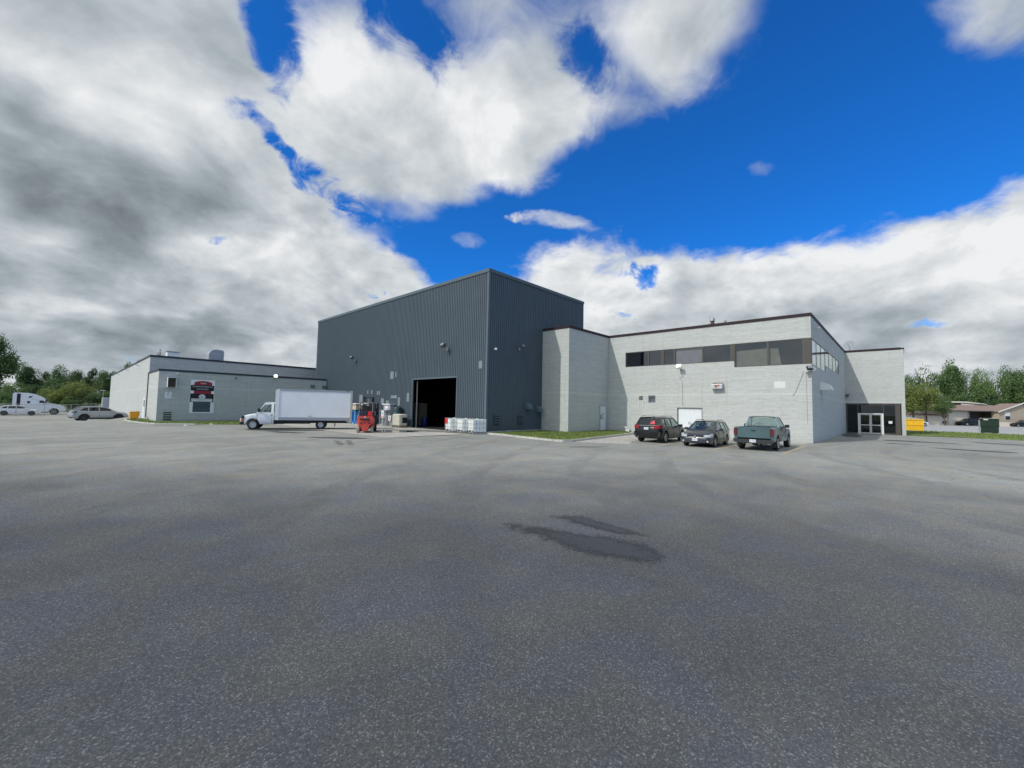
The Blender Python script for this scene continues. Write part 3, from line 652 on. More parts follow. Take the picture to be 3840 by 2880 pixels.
DLAMP = P('dark_lamp_metal', (.10, .11, .12), .5)
def wall_light(label, p, rz, on=False, mat=None, group='wall floodlights', tilt=35, sc=1.0):
    """p = point on the wall, rz = direction the lamp points (horizontal)"""
    t = thing('wall_light', label, 'wall light', p, rz, group, sc)
    MB().cbox((.03, 0, -.05), (.06, .16, .2)).tube((.05, 0, -.02), (.32, 0, .10), .025).build('bracket', GAL, t)
    T = Matrix.Translation((.42, 0, .16)) @ Matrix.Rotation(R_(-tilt), 4, 'Y')
    MB().cbox((0, 0, 0), (.20, .34, .26), 0, T).cbox((-.13, 0, 0), (.08, .2, .16), 0, T).build('housing', mat or GAL, t)
    MB().cbox((.106, 0, 0), (.012, .30, .22), 0, T).build('lens', LAMPON if on else LENS, t)
    return t
wall_light('grey floodlight on the dark ribbed wall above the box truck', (X0-.09, 46.2, 7.3), PI, mat=DLAMP, sc=1.2)
wall_light('grey floodlight on the ribbed wall above the open loading door', (X0-.09, 29.05, 7.2), PI, mat=DLAMP, sc=1.3)
wall_light('floodlight on the shaded ribbed side wall beside the white tower', (26.4, Y0-.09, 7.2), -PI/2, mat=DLAMP, sc=1.0)
t = thing('security_camera', 'white dome camera near the corner of the dark hall', 'security camera', (23.45, Y0-.085, 6.8), -PI/2)
MB().tube((0, 0, 0), (.14, 0, 0), .10, .10, 14).build('mount', WHITEP, t, 40); MB().sphere((.16, 0, 0), .11, 16).build('dome', WHITEP, t, 60)
for x_, y_, lab in ((X0-.05, 44.9, 'small'),):
    pass

# ------------------------------------------------------------------ office building with tower and entrance
XO, YO, XT, YT, HO, XE = 36.37, 4.66, 29.64, 21.06, 9.4, 60.7
YEND = .02
off = thing('office_building', 'white painted brick office block with a ribbon of dark windows and maroon roof edge', 'building', (XO, YO, 0))
B1, B2, B3 = [(4.67, 5.68), (9.73, 5.68), (9.73, 6.18), (19.25, 6.18), (19.25, 7.58), (4.67, 7.58)], None, None
# front wall (facing -X), window band wraps round the corner
outer = [(YO+.001, 0), (YT, 0), (YT, HO-.22), (YO+.001, HO-.22), (YO+.001, 7.58), (9.73, 7.58), (19.25, 7.58), (19.25, 6.18), (9.73, 6.18), (9.73, 5.68), (YO+.001, 5.68)]
b = MB().holes(outer, [rect(16.25, 16.95, 2.80, 3.47), rect(12.2, 14.3, .02, 2.4)], YZ(XO), 0, .3)
# side wall (facing -Y)
outer = [(XO, 0), (XE, 0), (XE, HO-.22), (XO, HO-.22), (XO, 7.58), (54.3, 7.58), (54.3, 6.17), (43.9, 6.17), (43.9, 5.66), (XO, 5.66)]
b.holes([(XO+.301, 0)]+outer[1:3]+[(XO+.301, HO-.22), (XO+.301, 7.58)]+outer[5:9]+[(XO+.301, 5.66)], [], XZ(YO), 0, .3)
b.box(XO+.0015, XO+.30, YO, YO+.001, 0, 5.66).box(XO+.0015, XO+.30, YO, YO+.001, 7.58, HO-.22)
wpar(b.build('wall', BRK), off)
b = MB().box(XT, XT+.3, YT, Y0-.06, 0, HO-.22).box(XT+.301, XO+.001, YT, YT+.3, 0, HO-.22)
wpar(b.build('tower_wall', BRK), off)
b = MB().box(XE, XE+.3, YEND+.001, YO-.001, 3.38, HO-.22).box(XE, XE+5, YEND-.3, YEND, 0, HO-.22)
wpar(b.build('entrance_wall', BRK), off)
def cope(segs, mat, parent, z0=HO-.22, z1=HO):
    b = MB()
    for s_ in segs: b.box(*s_, z0, z1)
    return wpar(b.build('coping', mat), parent)
cope([(XT-.05, XT+.35, YT-.05, Y0-.06), (XT+.351, XO-.051, YT-.05, YT+.35), (XO-.05, XO+.35, YO-.05, YT+.351), (XO+.351, XE+.0, YO-.05, YO+.35), (XE-.05, XE+.35, YEND-.05, YO-.051), (XE+.351, XE+5, YEND-.35, YEND+.35)], COPE, off)
b = MB().box(XO+.36, XE+5, YO+.36, Y0+20, HO-.7, HO-.5).box(XT+.36, XO+.35, YT+.36, Y0+8, HO-.7, HO-.5).box(XE+.36, XE+5, YEND+.01, YO+.35, HO-.7, HO-.5)
wpar(b.build('roof', ROOF), off)
# dark rooms behind the ribbon
b = MB().box(XO+3.2, XO+3.3, YO+.4, YT-.4, 4.6, 8.6).box(XO+.31, XE-.5, YO+.31, YT-.4, 4.6, 4.7).box(XO+.31, XE-.5, YO+.31, YT-.4, 8.5, 8.6).box(XO+3.31, XE-.5, YO+3.3, YO+3.4, 4.71, 8.49)
wpar(b.build('room_lining', P('office_interior', (.09, .09, .09), .9)), off)
# window ribbon, front
def window(y0, y1, z0, z1, fl_=.06, name='window', mat=FRAME, glass=WGLASS, extra=None):
    fr = MB().holes(rect(y0, y1, z0, z1), [rect(y0+fl_, y1-fl_, z0+fl_, z1-fl_)], YZ(XO), .03, .13).build(name, mat)
    MB().box(XO+.075, XO+.085, y0+fl_, y1-fl_, z0+fl_, z1-fl_).build('pane', glass, fr)
    if extra: extra(fr)
    wpar(fr, off); return fr
def sidewin(x0, x1, z0, z1, fl_=.045):
    fr = MB().holes(rect(x0, x1, z0, z1), [rect(x0+fl_, x1-fl_, z0+fl_, z1-fl_)], XZ(YO), .015, .075).build('window', FRAME)
    MB().box(x0+fl_, x1-fl_, YO+.03, YO+.04, z0+fl_, z1-fl_).build('pane', SIDEGL, fr)
    wpar(fr, off)
SIDEGL = Glass('side_window_glass', (.66, .68, .68), .75, .22)
def board(fr): MB().box(XO+.20, XO+.22, 12.2, 14.5, 6.24, 7.52).build('board', CURT, fr)
def tarpL(fr): MB().prism([(9.66, 5.75), (9.66, 7.0), (8.9, 7.02), (7.42, 7.08), (7.42, 5.75)], YZ(XO+.3), 0, .02).build('blind', TARP, fr)
def tarpR(fr): MB().prism([(7.34, 5.75), (7.34, 7.05), (6.75, 7.0), (6.55, 5.75)], YZ(XO+.3), 0, .02).build('blind', TARP, fr)
window(16.95, 19.25, 6.18, 7.58); window(15.72, 16.949, 6.18, 7.58)
window(14.55, 15.54, 6.18, 7.58); window(12.16, 14.549, 6.18, 7.58, extra=board); window(9.95, 12.159, 6.18, 7.58)
window(7.38, 9.729, 5.68, 7.58, extra=tarpL); window(5.12, 7.379, 5.68, 7.58, extra=tarpR)
wpar(MB().box(XO+.02, XO+.14, 15.541, 15.719, 6.18, 7.58).build('window_post', PANEL), off)
wpar(MB().box(XO+.02, XO+.14, 9.74, 9.949, 6.18, 7.58).build('window_post', PANEL), off)
wpar(MB().box(XO+.02, XO+.14, YO+.02, 5.119, 5.68, 7.58).box(XO+.141, XO+.45, YO+.02, YO+.14, 5.68, 7.58).build('window_post', PANEL), off)
xsw = [36.85, 39.0, 41.4, 43.9]
for a, c in zip(xsw[:-1], xsw[1:]): sidewin(a, c-.001, 5.66, 7.58)
xsw = [43.9, 46.5, 49.2, 51.8, 54.3]
for a, c in zip(xsw[:-1], xsw[1:]): sidewin(a, c-.001, 6.17, 7.58)
wpar(MB().box(36.95, 43.88, YO+.10, YO+.12, 5.7, 7.56).box(43.95, 54.2, YO+.10, YO+.12, 6.2, 7.56).build('blind', P('pale_blinds', (.85, .86, .84), .7, var=.06)), off)
# small window, double door, plates
fr = window(16.27, 16.93, 2.82, 3.45, .04, 'window', GAL, WGLASS); 
wpar(MB().box(XO+.29, XO+.33, 16.2, 17.0, 2.7, 3.5).build('blind', P('window_back', (.40, .43, .46), .7)), off)
d_ = MB().box(XO+.10, XO+.15, 12.25, 13.235, .03, 2.36).box(XO+.10, XO+.15, 13.245, 14.25, .03, 2.36).build('door', WHITED)
MB().box(XO+.04, XO+.09, 13.33, 13.37, 1.0, 1.22).build('handle', GAL, d_); MB().box(XO+.04, XO+.09, 13.16, 13.20, .95, 1.15).build('handle', GAL, d_); wpar(d_, off)
wpar(MB().holes([(12.201, .025), (14.299, .025), (14.299, 2.399), (12.201, 2.399)], [[(12.25, .03), (14.25, .03), (14.25, 2.36), (12.25, 2.36)]], YZ(XO), -.01, .2).build('door_frame', DLAMP), off)
louvre((XO, 17.66, 3.26), 'y', .34, .34, 4, off, GAL, BLK)
for y_ in (17.85, 17.45): wpar(MB().tube((XO-.03, y_, 2.9), (XO-.03, y_, 2.35), .03).build('vent_pipe', WHITEP), off)
wpar(MB().box(XO-.008, XO+.001, 6.27, 6.99, 3.97, 4.47).build('wall_patch', P('fresh_white_patch', (.66, .68, .64), .6)), off)
hb = MB().prism([(0, 0), (-.42, 0), (-.42, .28), (-.30, .42), (0, .46)], lambda a, c, t: (XO+a, 10.96+t, 3.98+c), -.42, .42).build('vent_hood', P('hood_grey_paint', (.5, .53, .55), .5), recalc=True)
MB().prism([(0, 0), (-.5, .02), (-.42, -.12), (-.32, -.05), (-.2, -.26), (-.02, -.06)], lambda a, c, t: (XO-.43-t, 10.9+a*.9+.25, 4.26+c), 0, .01).build('rust_patch', RUST, hb); MB().box(XO-.35, XO, 10.56, 11.36, 4.45, 4.453).build('rust_patch', RUST, hb); wpar(hb, off)
# man door in the tower's shaded face
d_ = MB().box(34.8, 35.8, YT+.02-.06, YT-.001, .09, 2.42).build('door', WHITED)
MB().box(34.9, 34.97, YT-.09, YT-.041, 1.15, 1.6).build('handle', BLK, d_); MB().box(35.2, 35.42, YT-.052, YT-.041, 1.55, 1.8).build('notice', GAL, d_); MB().box(35.22, 35.4, YT-.052, YT-.041, 1.18, 1.42).build('notice', GAL, d_); wpar(d_, off)
wpar(MB().holes([(34.73, .08), (35.87, .08), (35.87, 2.5), (34.73, 2.5)], [[(34.8, .085), (35.8, .085), (35.8, 2.42), (34.8, 2.42)]], XZ(YT), -.07, .0).build('door_frame', P('frame_grey_blue', (.35, .38, .42), .5)), off)
# side wall hood
wpar(MB().prism([(0, 0), (-.75, 0)]+[(-.75*math.cos(a*PI/16), .62*math.sin(a*PI/16)) for a in range(1, 8)]+[(0, .62)], lambda a, c, t: (41.0+t, YO+a, 3.98+c), -.6, .6).build('vent_hood', WHITEP, recalc=True), off)
# downspout-like conduits on the front wall
CAB = P('grey_cable', (.30, .30, .30), .7)
for pts_, r in (([(XO-.02, 13.9, 5.3), (XO-.02, 13.75, 5.1), (XO-.02, 14.1, 4.95), (XO-.02, 13.85, 4.7), (XO-.02, 13.85, 2.6)], .012), ([(XO-.02, 5.15, 5.1), (XO-.02, 5.45, 4.2), (XO-.02, 5.75, 3.45), (XO-.02, 5.85, 3.4)], .014), ([(XO-.02, 4.98, 5.0), (XO-.02, 4.96, 1.4)], .010)):
    wpar(MB().path(pts_, r, 6).build('cable', CAB), off)
# recessed glazed entrance
b = MB().box(XE-.001, XE+5, YEND, YO, 3.30, 3.37).box(XE+4.8, XE+4.9, YEND, YO, .02, 3.29).box(XE+.0, XE+4.79, YO+.001, YO+.1, .02, 3.3).box(XE, XE+4.79, YEND+.06, YEND+.1, .02, 3.29).box(XE, XE+4.79, YEND+.1, YO, -.02, .013)
wpar(b.build('lobby_lining', P('lobby_interior', (.06, .055, .05), .9)), off)
yl = [4.58, 3.62, 1.48, .52]
st = MB().box(XE+.02, XE+.14, 4.52, 4.65, .02, 3.29).box(XE+.02, XE+.14, 3.585, 3.655, .02, 3.29).box(XE+.02, XE+.14, 1.445, 1.515, .02, 3.29).box(XE+.02, XE+.14, .46, .54, .02, 3.29)
st.box(XE+.03, XE+.13, .541, 4.519, 3.18, 3.289).box(XE+.03, XE+.13, .541, 1.444, .02, .16).box(XE+.03, XE+.13, 3.656, 4.519, .02, .16)
st = st.build('glazed_screen', FRAMED)
for a, c, z0, z1 in ((3.656, 4.519, .16, 3.18), (.541, 1.444, .16, 3.18), (1.516, 3.584, 2.26, 3.18)): MB().box(XE+.075, XE+.085, a, c, z0, z1).build('pane', DGLASS, st)
MB().box(XE+.071, XE+.073, .78, 1.08, 1.2, 1.48).build('notice', SWHT, st)
wpar(st, off)
wpar(MB().box(XE+.0, XE+.12, YEND+.001, .459, .0, 3.37).build('bronze_panel', PANEL), off)
wpar(MB().box(XE-.06, XE+.14, 3.48, 3.62, .0, 2.28).box(XE-.06, XE+.14, 1.48, 1.62, 0, 2.28).box(XE-.04, XE+.12, 1.621, 3.479, 2.20, 2.28).build('door_frame', WHITEP), off)
for a, c in ((1.63, 2.545), (2.555, 3.47)):
    dd = MB().holes(rect(a, c, .03, 2.19), [rect(a+.09, c-.09, 1.03, 2.1), rect(a+.09, c-.09, .16, .93)], YZ(XE), 0, .06).build('glass_door', ALU)
    MB().box(XE+.025, XE+.035, a+.09, c-.09, 1.03, 2.1).box(XE+.025, XE+.035, a+.09, c-.09, .16, .93).build('pane', DGLASS, dd)
    hy = 2.43 if a < 2 else 2.67
    MB().path([(XE, hy, 1.2), (XE-.07, hy, 1.2), (XE-.07, hy, .95), (XE, hy, .95)], .018, 6).build('handle', ALU, dd); wpar(dd, off)
# rooftop and wall-mounted things
t = thing('roof_chimney', 'rusty brown capped flue pipe standing on the office roof', 'chimney', (41, 12.8, HO-.5)); MB().tube((0, 0, 0), (0, 0, 1.7), .17, None, 16).build('flue', FLUE, t, 40); MB().tube((0, 0, 1.7), (0, 0, 1.95), .23, .21, 16).build('cap', GAL, t, 40)
t = thing('roof_vent', 'short thin grey vent pipe on the office roof right of the brown flue', 'vent pipe', (41, 11.7, HO-.5)); MB().tube((0, 0, 0), (0, 0, 1.5), .07, None, 12).build('pipe', GAL, t, 40); MB().tube((0, 0, 1.5), (0, 0, 1.62), .13, .13, 12).build('cap', GAL, t, 40)
t = thing('roof_vent', 'small white capped vent just left of the brown flue', 'vent pipe', (41, 13.2, HO-.5)); MB().tube((0, 0, 0), (0, 0, 1.55), .05, None, 12).tube((0, 0, 1.5), (0, 0, 1.6), .11, .11, 12).build('pipe', WHITEP, t, 40)
t = thing('satellite_dish', 'grey satellite dish standing above the entrance roof edge', 'satellite dish', (XE+.2, 4.2, HO), R_(168))
MB().tube((0, 0, -.3), (0, 0, .35), .03).build('mast', GAL, t)
T = Matrix.Translation((.12, 0, .62)) @ Matrix.Rotation(R_(62), 4, 'Y')
MB().lathe([(0.001, 0), (.2, .02), (.38, .08), (.48, .14), (.47, .155), (.36, .10), (.001, .03)], T, 24).build('dish', P('dish_grey', (.27, .30, .32), .6), t, 50)
MB().tube((.1, 0, .30), (.62, 0, .75), .02).cbox((.62, 0, .78), (.12, .08, .08)).build('feed_arm', GAL, t)
wall_light('white floodlight, lit, under the long ribbon window of the office wall', (XO, 13.95, 5.75), PI, True, WHITEP, sc=1.15)
t = wall_light('round black lamp at the upper right corner of the office front wall', (XO, 4.93, 5.2), PI+.5, False, BLK)
MB().tube((.25, .2, .05), (.40, .22, .12), .17, .20, 16).tube((.25, -.12, -.02), (.40, -.18, .0), .09, .12, 14).build('reflector', GAL, t, 40)
wall_light('small white lamp high on the shaded side wall of the office', (38.4, YO, 8.5), -PI/2, False, WHITEP, sc=.6)
wall_light('black arm lamp in the corner left of the glass entrance doors', (XE, 4.5, 4.15), PI, False, BLK)
t = thing('utility_box', 'small white capped standpipe at the foot of the office wall beside the lawn', 'standpipe', (35.9, 18.85, .03))
MB().tube((0, 0, 0), (0, 0, .42), .09, None, 10).cbox((0, 0, .46), (.3, .25, .1)).cbox((.0, -.2, .15), (.2, .15, .3)).build('pipe', WHITEP, t)

# ------------------------------------------------------------------ low white brick wing on the left
XL, YF, HL, YU, HU, YB = 6.1, 53.91, 5.27, 61.3, 7.2, 122
wing = thing('brick_wing', 'low white painted brick wing with stepped flat roofs left of the dark hall', 'building', (XL, YF, 0))
b = MB().box(XL, X0-.06, YF, YF+.3, -.1, HL-.2).box(XL, XL+.3, YF+.301, YU, -.6, HL-.2)
wpar(b.build('lower_wall', BRK2), wing)
b = MB().box(XL+.301, X0+4, YU, YU+.3, 0, HU-.22).box(XL, XL+.3, YU+.001, YB, -1, HU-.22).box(XL+.301, X0+4, YB-.3, YB, 0, HU-.22)
wpar(b.build('upper_wall', BRK2), wing)
cope([(XL-.05, X0-.1, YF-.05, YF+.35), (XL-.05, XL+.35, YF+.351, YU-.0)], COPED, wing, HL-.2, HL)
cope([(XL-.05, X0+4, YU-.05, YU+.35), (XL-.05, XL+.35, YU+.351, YB)], COPED, wing, HU-.22, HU)
wpar(MB().box(XL+.36, X0-.07, YF+.36, YU-.01, HL-.5, HL-.35).box(XL+.36, X0+4, YU+.36, YB-.3, HU-.6, HU-.4).build('roof', ROOF), wing)
louvre((6.96, YF, .58), 'x', .62, .85, 5, wing, BRK2, BLACKI); louvre((20.95, YF, 4.25), 'x', .52, .42, 4, wing, BRK2, BLACKI); louvre((23.7-1.3, YF, 4.25), 'x', .52, .42, 4, wing, BRK2, BLACKI)
vh = MB().prism([(0, -.1), (-.62, -.1), (-.62, .85), (0, .95)], lambda a, c, t: (6.75+t, YF+a, 3.55+c), -.015, .015).box(6.766, 7.45, YF-.6, YF, 4.40, 4.43).box(7.42, 7.45, YF-.6, YF, 3.5, 4.399).build('vent_hood', WHITEP)
MB().box(6.77, 7.415, YF-.15, YF-.01, 3.5, 4.39).build('grille', P('brown_grille', (.08, .065, .055), .7), vh); wpar(vh, wing)
wpar(MB().path([(XL-.06, YU, HL-.1), (XL-.06, YU, .2)], .05, 8).build('downspout', P('brown_downspout', (.11, .09, .08), .6)), wing)
dd = MB().box(XL-.03, XL, 63.2, 64.9, -.15, 2.35).build('door', WHITED); MB().box(XL-.05, XL-.031, 63.4, 63.9, 1.4, 2.1).build('pane', DGLASS, dd); wpar(dd, wing)
for y_, z_, k in ((70.5, 6.5, 'nearest'), (84, 6.5, 'middle'), (100, 6.5, 'third'), (118, 6.3, 'farthest')):
    t = thing('wall_light', k+' of the grey arm lamps along the sunlit left wall of the brick wing', 'wall light', (XL, y_, z_), PI, 'arm lamps on the left wall')
    MB().tube((0, 0, -.1), (.55, 0, .12), .03).build('arm', GAL, t); MB().cbox((.68, 0, .12), (.42, .2, .10)).build('housing', GAL, t)
wall_light('floodlight, lit, at the roof edge of the low brick wing above the truck', (16.52, YF, 5.05), -PI/2, True, WHITEP, tilt=10, sc=1.05)
wall_light('small white lamp near the left corner of the low brick wing', (7.61, YF, 4.78), -PI/2, False, WHITEP, sc=.6)
wall_light('small dark lamp fixture right of the banner on the low brick wing', (12.65, YF, 4.66), -PI/2, False, BLK, sc=.55)
# rooftop fan and box
t = thing('roof_fan', 'large grey curved exhaust fan housing on the wing roof', 'roof fan', (12.9, 65.3, HU-.4))
MB().prism([(-.85, 0), (.75, 0), (.75, 1.85), (.5, 1.98), (0, 2.02)]+[(-.85*math.sin(a*PI/16), 1.27+.75*math.cos(a*PI/16)) for a in range(1, 9)], lambda a, c, t: (a, t, c), -.9, .9).build('housing', GAL, t, recalc=True)
MB().tube((0, -.902, 1.2), (0, -1.0, 1.2), .5, .5, 20).build('intake_ring', GAL, t)
t = thing('roof_unit', 'low white box unit on the wing roof left of the fan', 'roof unit', (8.55, 65.5, HU-.4)); MB().rbox(-.6, .6, -.6, .6, 0, 1.25, .08).build('housing', WHITEP, t); MB().box(-.65, .65, -.65, .65, 1.25, 1.32).build('lid', GAL, t)
# banner
BX = lambda a, c, t: (a, YF-t, c)
bn = thing('banner', 'vinyl banner with red and black sign boards on the grey brick wing', 'banner', (9.73, YF-.0, 2.6))
def bpart(mb, name, mat): o = mb.build(name, mat); return wpar(o, bn)
bpart(MB().prism([(8.68, .88), (10.79, .86), (10.75, 4.36), (8.70, 4.32)], BX, .005, .02), 'vinyl_sheet', BANW)
arch = [(8.98, 3.75), (10.52, 3.75), (10.52, 4.02), (10.45, 4.12), (10.2, 4.2), (9.9, 4.25), (9.6, 4.25), (9.3, 4.2), (9.05, 4.12), (8.98, 4.02)]
bpart(MB().prism(arch, BX, .021, .026).prism(rect(8.98, 10.48, 2.9, 3.2), BX, .021, .026), 'red_panel', MAR)
def rr(x0, x1, z0, z1, r=.06): return [(x0+r, z0), (x1-r, z0), (x1, z0+r), (x1, z1-r), (x1-r, z1), (x0+r, z1), (x0, z1-r), (x0, z0+r)]
bpart(MB().prism(rr(8.70, 10.72, 3.2, 3.8), BX, .027, .032).prism(rr(8.70, 10.72, 2.02, 2.9, .03), BX, .027, .032), 'black_panel', SBLK)
bpart(MB().prism(rect(8.96, 10.46, .98, 2.019), BX, .021, .026), 'grey_panel', SGRY)
bpart(MB().prism(rect(9.0, 10.42, 1.72, 1.75), BX, .027, .029).prism(rect(9.0, 10.42, 1.56, 1.59), BX, .027, .029).prism(rect(9.0, 10.42, 1.40, 1.42), BX, .027, .029), 'black_line', SBLK)
bpart(MB().prism(rr(8.80, 10.62, 2.07, 2.38, .04), BX, .033, .036).prism([(9.71+.29*math.cos(2*PI*k/28), 2.58+.27*math.sin(2*PI*k/28)) for k in range(28)], BX, .037, .040), 'white_plaque', SWHT)
tx = MB(); fnb = lambda cx, cz, t0: (lambda a, c, t: (cx+a, YF-t0-t, cz+c))
tx.text('33095', .22, fnb(9.76, 3.98, .027), 0, .004, wfit=.50).text('COMMONWEALTH', .18, fnb(9.71, 3.63, .033), 0, .004, wfit=1.72).text('PLYWOOD', .18, fnb(9.71, 3.37, .033), 0, .004, wfit=.98)
bpart(tx, 'white_lettering', SWHT)
tx = MB().text('C', .30, fnb(9.71, 2.56, .041), 0, .004).text('COMMONWEALTH PLYWOOD', .10, fnb(9.71, 2.29, .037), 0, .004, wfit=1.66).text('COMPANY LTD', .085, fnb(9.71, 2.15, .037), 0, .004, wfit=.85)
tx.holes([(9.71+.25*math.cos(2*PI*k/28), 2.58+.235*math.sin(2*PI*k/28)) for k in range(28)], [[(9.71+.235*math.cos(2*PI*k/28), 2.58+.22*math.sin(2*PI*k/28)) for k in range(28)]], BX, .041, .044)
bpart(tx, 'black_lettering', INKB)
t = thing('wall_notice', 'small pale notice with grey print on the brick wing below the vent hood', 'notice', (6.92, YF, 2.66))
MB().prism(rect(-.26, .26, -.33, .33), lambda a, c, t_: (a, -t_, c), .002, .012).build('sheet', BANW, t)
MB().prism(rect(-.12, .16, -.05, .01), lambda a, c, t_: (a, -t_, c), .013, .016).prism(rect(-.2, .2, .14, .17), lambda a, c, t_: (a, -t_, c), .013, .016).prism(rect(-.18, .18, -.24, -.22), lambda a, c, t_: (a, -t_, c), .013, .016).prism(rect(-.05, .05, .2, .28), lambda a, c, t_: (a, -t_, c), .013, .016).build('print', P('faded_print', (.22, .25, .28), .7), t)
# ------------------------------------------------------------------ vehicles (local x forward, y left)
def lerpt(tab, x):
    if x <= tab[0][0]: return tab[0][1]
    for (a, va), (b_, vb) in zip(tab[:-1], tab[1:]):
        if x <= b_: return va+(vb-va)*(x-a)/(b_-a)
    return tab[-1][1]
def wheel(root, x, y, r, w, rim=RIM, tyre=RUB, spokes=5, rr_=.62):
    side = 1 if y > 0 else -1
    T = Matrix.Translation((x, y, r)) @ Matrix.Rotation(-side*PI/2, 4, 'X')      # local z = outward
    wo = bpy.data.objects.new('wheel', None); col.objects.link(wo); wo.parent = root; wo.empty_display_size = .1
    wo.location = (x, y, r); Ti = Matrix.Rotation(-side*PI/2, 4, 'X')
    h = w/2
    MB().lathe([(r*rr_, -h), (r*.93, -h), (r*.985, -h*.75), (r, -h*.4), (r, h*.4), (r*.985, h*.75), (r*.93, h), (r*.80, h*1.04), (r*rr_, h*.9), (r*rr_, -h)], Ti, 32).build('tyre', tyre, wo, 35)
    b = MB().lathe([(r*rr_, h*.95), (r*rr_*.93, h*.98), (r*rr_*.90, h*.5), (.001, h*.15)], Ti, 32, 1)
    b.lathe([(r*rr_*1.02, h*.9), (r*rr_*1.0, h*1.02), (r*rr_*.86, h*.95), (r*rr_*.86, h*.6)], Ti, 32, 0)
    for k in range(spokes):
        A = Ti @ Matrix.Rotation(2*PI*k/spokes+.3, 4, 'Z'); b.box(0, r*rr_*.9, -r*.09, r*.09, h*.5, h*.82, 0, A)
    b.lathe([(r*.16, h*.5), (r*.16, h*.9), (.001, h*.95)], Ti, 16, 0)
    b.build('rim', [rim, BLK], wo, 35)
    return wo
def bodyloft(sp):
    """lower body between the stations; wheel arches rise into the lower edge"""
    x0, x1 = sp['x']; st = set()
    n = int((x1-x0)/.11)
    for i in range(n+1): st.add(round(x0+(x1-x0)*i/n, 4))
    for e in (.02, .05, .1): st.add(round(x0+e, 4)); st.add(round(x1-e, 4))
    for xw in sp['wheels']:
        for k in range(17): st.add(round(xw-sp['arch']*math.cos(PI*k/16), 4))
    st = sorted(s for s in st if x0 <= s <= x1); st = [s for i, s in enumerate(st) if i == 0 or s-st[i-1] > .012]
    b = MB(); N = 9
    for x in st:
        zb = lerpt(sp['bottom'], x)
        for xw in sp['wheels']:
            if abs(x-xw) < sp['arch']: zb = max(zb, sp['wr']+math.sqrt(sp['arch']**2-(x-xw)**2))
        zt = lerpt(sp['top'], x); w = lerpt(sp['w'], x); zt = max(zt, zb+.12); hgt = zt-zb
        cr = sp.get('crown', .03); zm = min(max(sp.get('mid', .62), zb+.3*hgt), zt-.3*hgt)
        half = [(0, zb), (w-.22, zb), (w-.03, zb+.01), (w-.005, zb+.06*min(1, hgt*2)), (w, zm), (w-.012, zt-.2*min(.6, hgt)), (w-.045, zt-.035), (w-.12, zt), (0, zt+cr)]
        ring = half+[(-y, z) for y, z in reversed(half[1:-1])]
        b.v += [(x, y, z) for y, z in ring]
    n = 16
    for i in range(len(st)-1):
        for j in range(n):
            b.f.append((i*n+j, (i+1)*n+j, (i+1)*n+(j+1) % n, i*n+(j+1) % n)); b.m.append(1 if j in (0, 15) else 0)
    b.f.append(tuple(range(n))); b.m.append(0); b.f.append(tuple((len(st)-1)*n+k for k in reversed(range(n)))); b.m.append(0)
    return b
